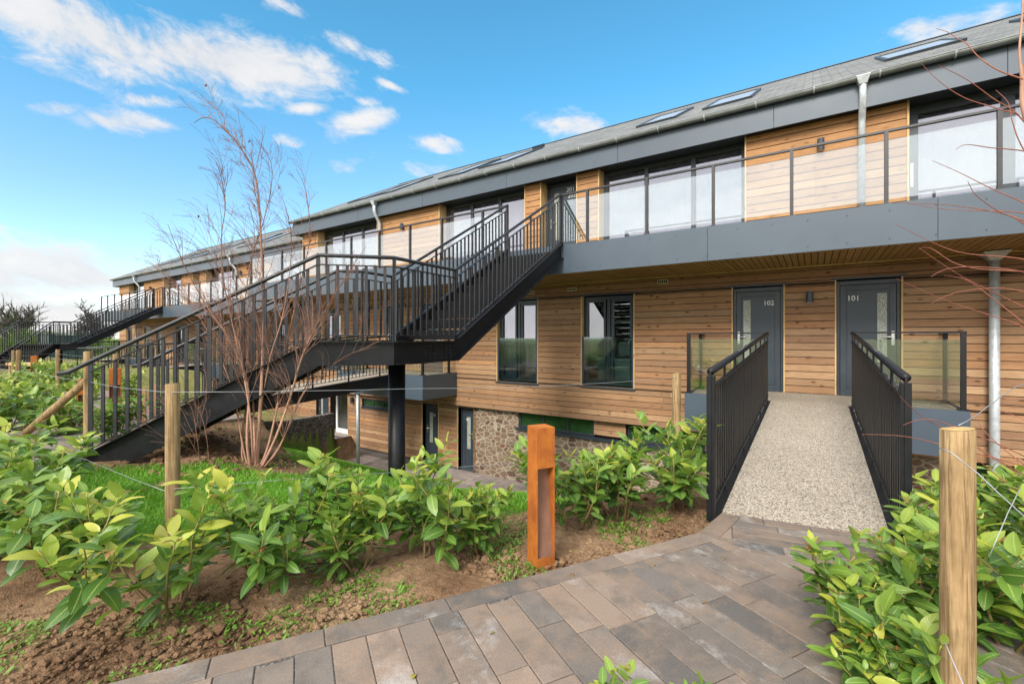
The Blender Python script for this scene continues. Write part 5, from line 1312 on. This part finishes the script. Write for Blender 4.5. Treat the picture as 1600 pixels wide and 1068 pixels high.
def far_tree(label, px, py_top, d, dens, leaves, seed, spread=.5, name='far_tree', rk=1.0):
    r = random.Random(seed); p = at(px, 527, d); top = at(px, py_top, d).z; H = top
    T = empty(name, (p.x, p.y, 0), label, 'tree', 'trees beyond the far block'); b = MB(); b.at = []; lb = leafmb()
    def grow(q, dr, ln, rad, lvl):
        n = 4; pts = [q.copy()]; dr = dr.normalized()
        for i in range(n): dr = (dr + Vector((r.gauss(0, .18), r.gauss(0, .18), .08))).normalized(); pts.append(pts[-1] + dr * ln / n)
        nv = len(b.v); b.tube(pts, [lerp(rad, rad * .5, i / n) for i in range(n + 1)], 4, False); b.at += [lvl / 4] * (len(b.v) - nv)
        if lvl < 4:
            for i in range(dens if lvl else 5):
                k = r.randint(1, n); sd = Vector((r.gauss(0, 1), r.gauss(0, 1), r.gauss(.2, .5))).normalized(); grow(pts[k], dr + sd * spread * 2, ln * r.uniform(.55, .85), rad * .66, lvl + 1)
        if leaves and lvl >= 3 and r.random() < leaves:
            for i in range(7): add_leaf(lb, pts[-1] + Vector((r.gauss(0, .25), r.gauss(0, .25), r.gauss(0, .2))), Vector((r.gauss(0, 1), r.gauss(0, 1), r.gauss(0, 1))), Vector((0, 0, 1)), .3, .22, r.random(), 1)
    grow(Vector((p.x, p.y, -.2)), Vector((0, 0, 1)), H * .46, (H * .022 + .05) * rk, 0)
    b.build('trunk', M['bark_far'], T); 
    if leaves: lb.build('crown', M['farleaf'], T)
far_tree('thin half leafless tree at the far left horizon, left of the pair', 10, 462, 46, 4, .12, 3, .45)
far_tree('darker leafy tree on the far left horizon beside the thin one', 34, 466, 50, 4, .5, 14, .6)
far_tree('bare grey branched tree behind the end of the far block', 140, 462, 46, 5, 0, 9, .7)
far_tree('bare young tree just outside the left frame edge', -22, 450, 9, 3, 0, 17, .35, rk=.16)
def hedge(label, px0, px1, d, top, seed):
    r = random.Random(seed); lb = leafmb(); a, c = at(px0, 527, d), at(px1, 527, d)
    T = empty('hedge', (a.x, a.y, 0), label, 'hedge', 'dark hedges on the horizon')
    for i in range(2600):
        t = r.random(); p = a.lerp(c, t); hh = top * (.75 + .35 * mnoise.noise((t * 9, seed, 0))); p.z = hh * (r.random() ** .6); w = .9 * math.sqrt(max(.05, 1 - (p.z / top) ** 2)); p.x += r.gauss(0, w * .6); p.y += r.gauss(0, w * .6)
        add_leaf(lb, p, Vector((r.gauss(0, 1), r.gauss(0, 1), r.gauss(0, 1))), Vector((0, 0, 1)), .42, .3, r.random() * .8, 1)
    lb.build('foliage', M['farleaf'], T)
hedge('dark hedge seen through the far staircase landing', 22, 92, 38, 2.7, 1); hedge('dark hedge at the far left edge behind the low shrubs', -90, 25, 36, 1.9, 2); hedge('low hedge between far landing and far block', 88, 165, 44, 2.1, 3)
# ------------------------------------------------------------------ view
sc.view_settings.view_transform = 'Standard'; sc.view_settings.look = 'None'; sc.view_settings.gamma = 1; sc.view_settings.exposure = 1.22
sc.render.engine = 'CYCLES'; sc.cycles.max_bounces = 8; sc.cycles.transparent_max_bounces = 16; sc.cycles.use_denoising = True; sc.cycles.sample_clamp_indirect = 6
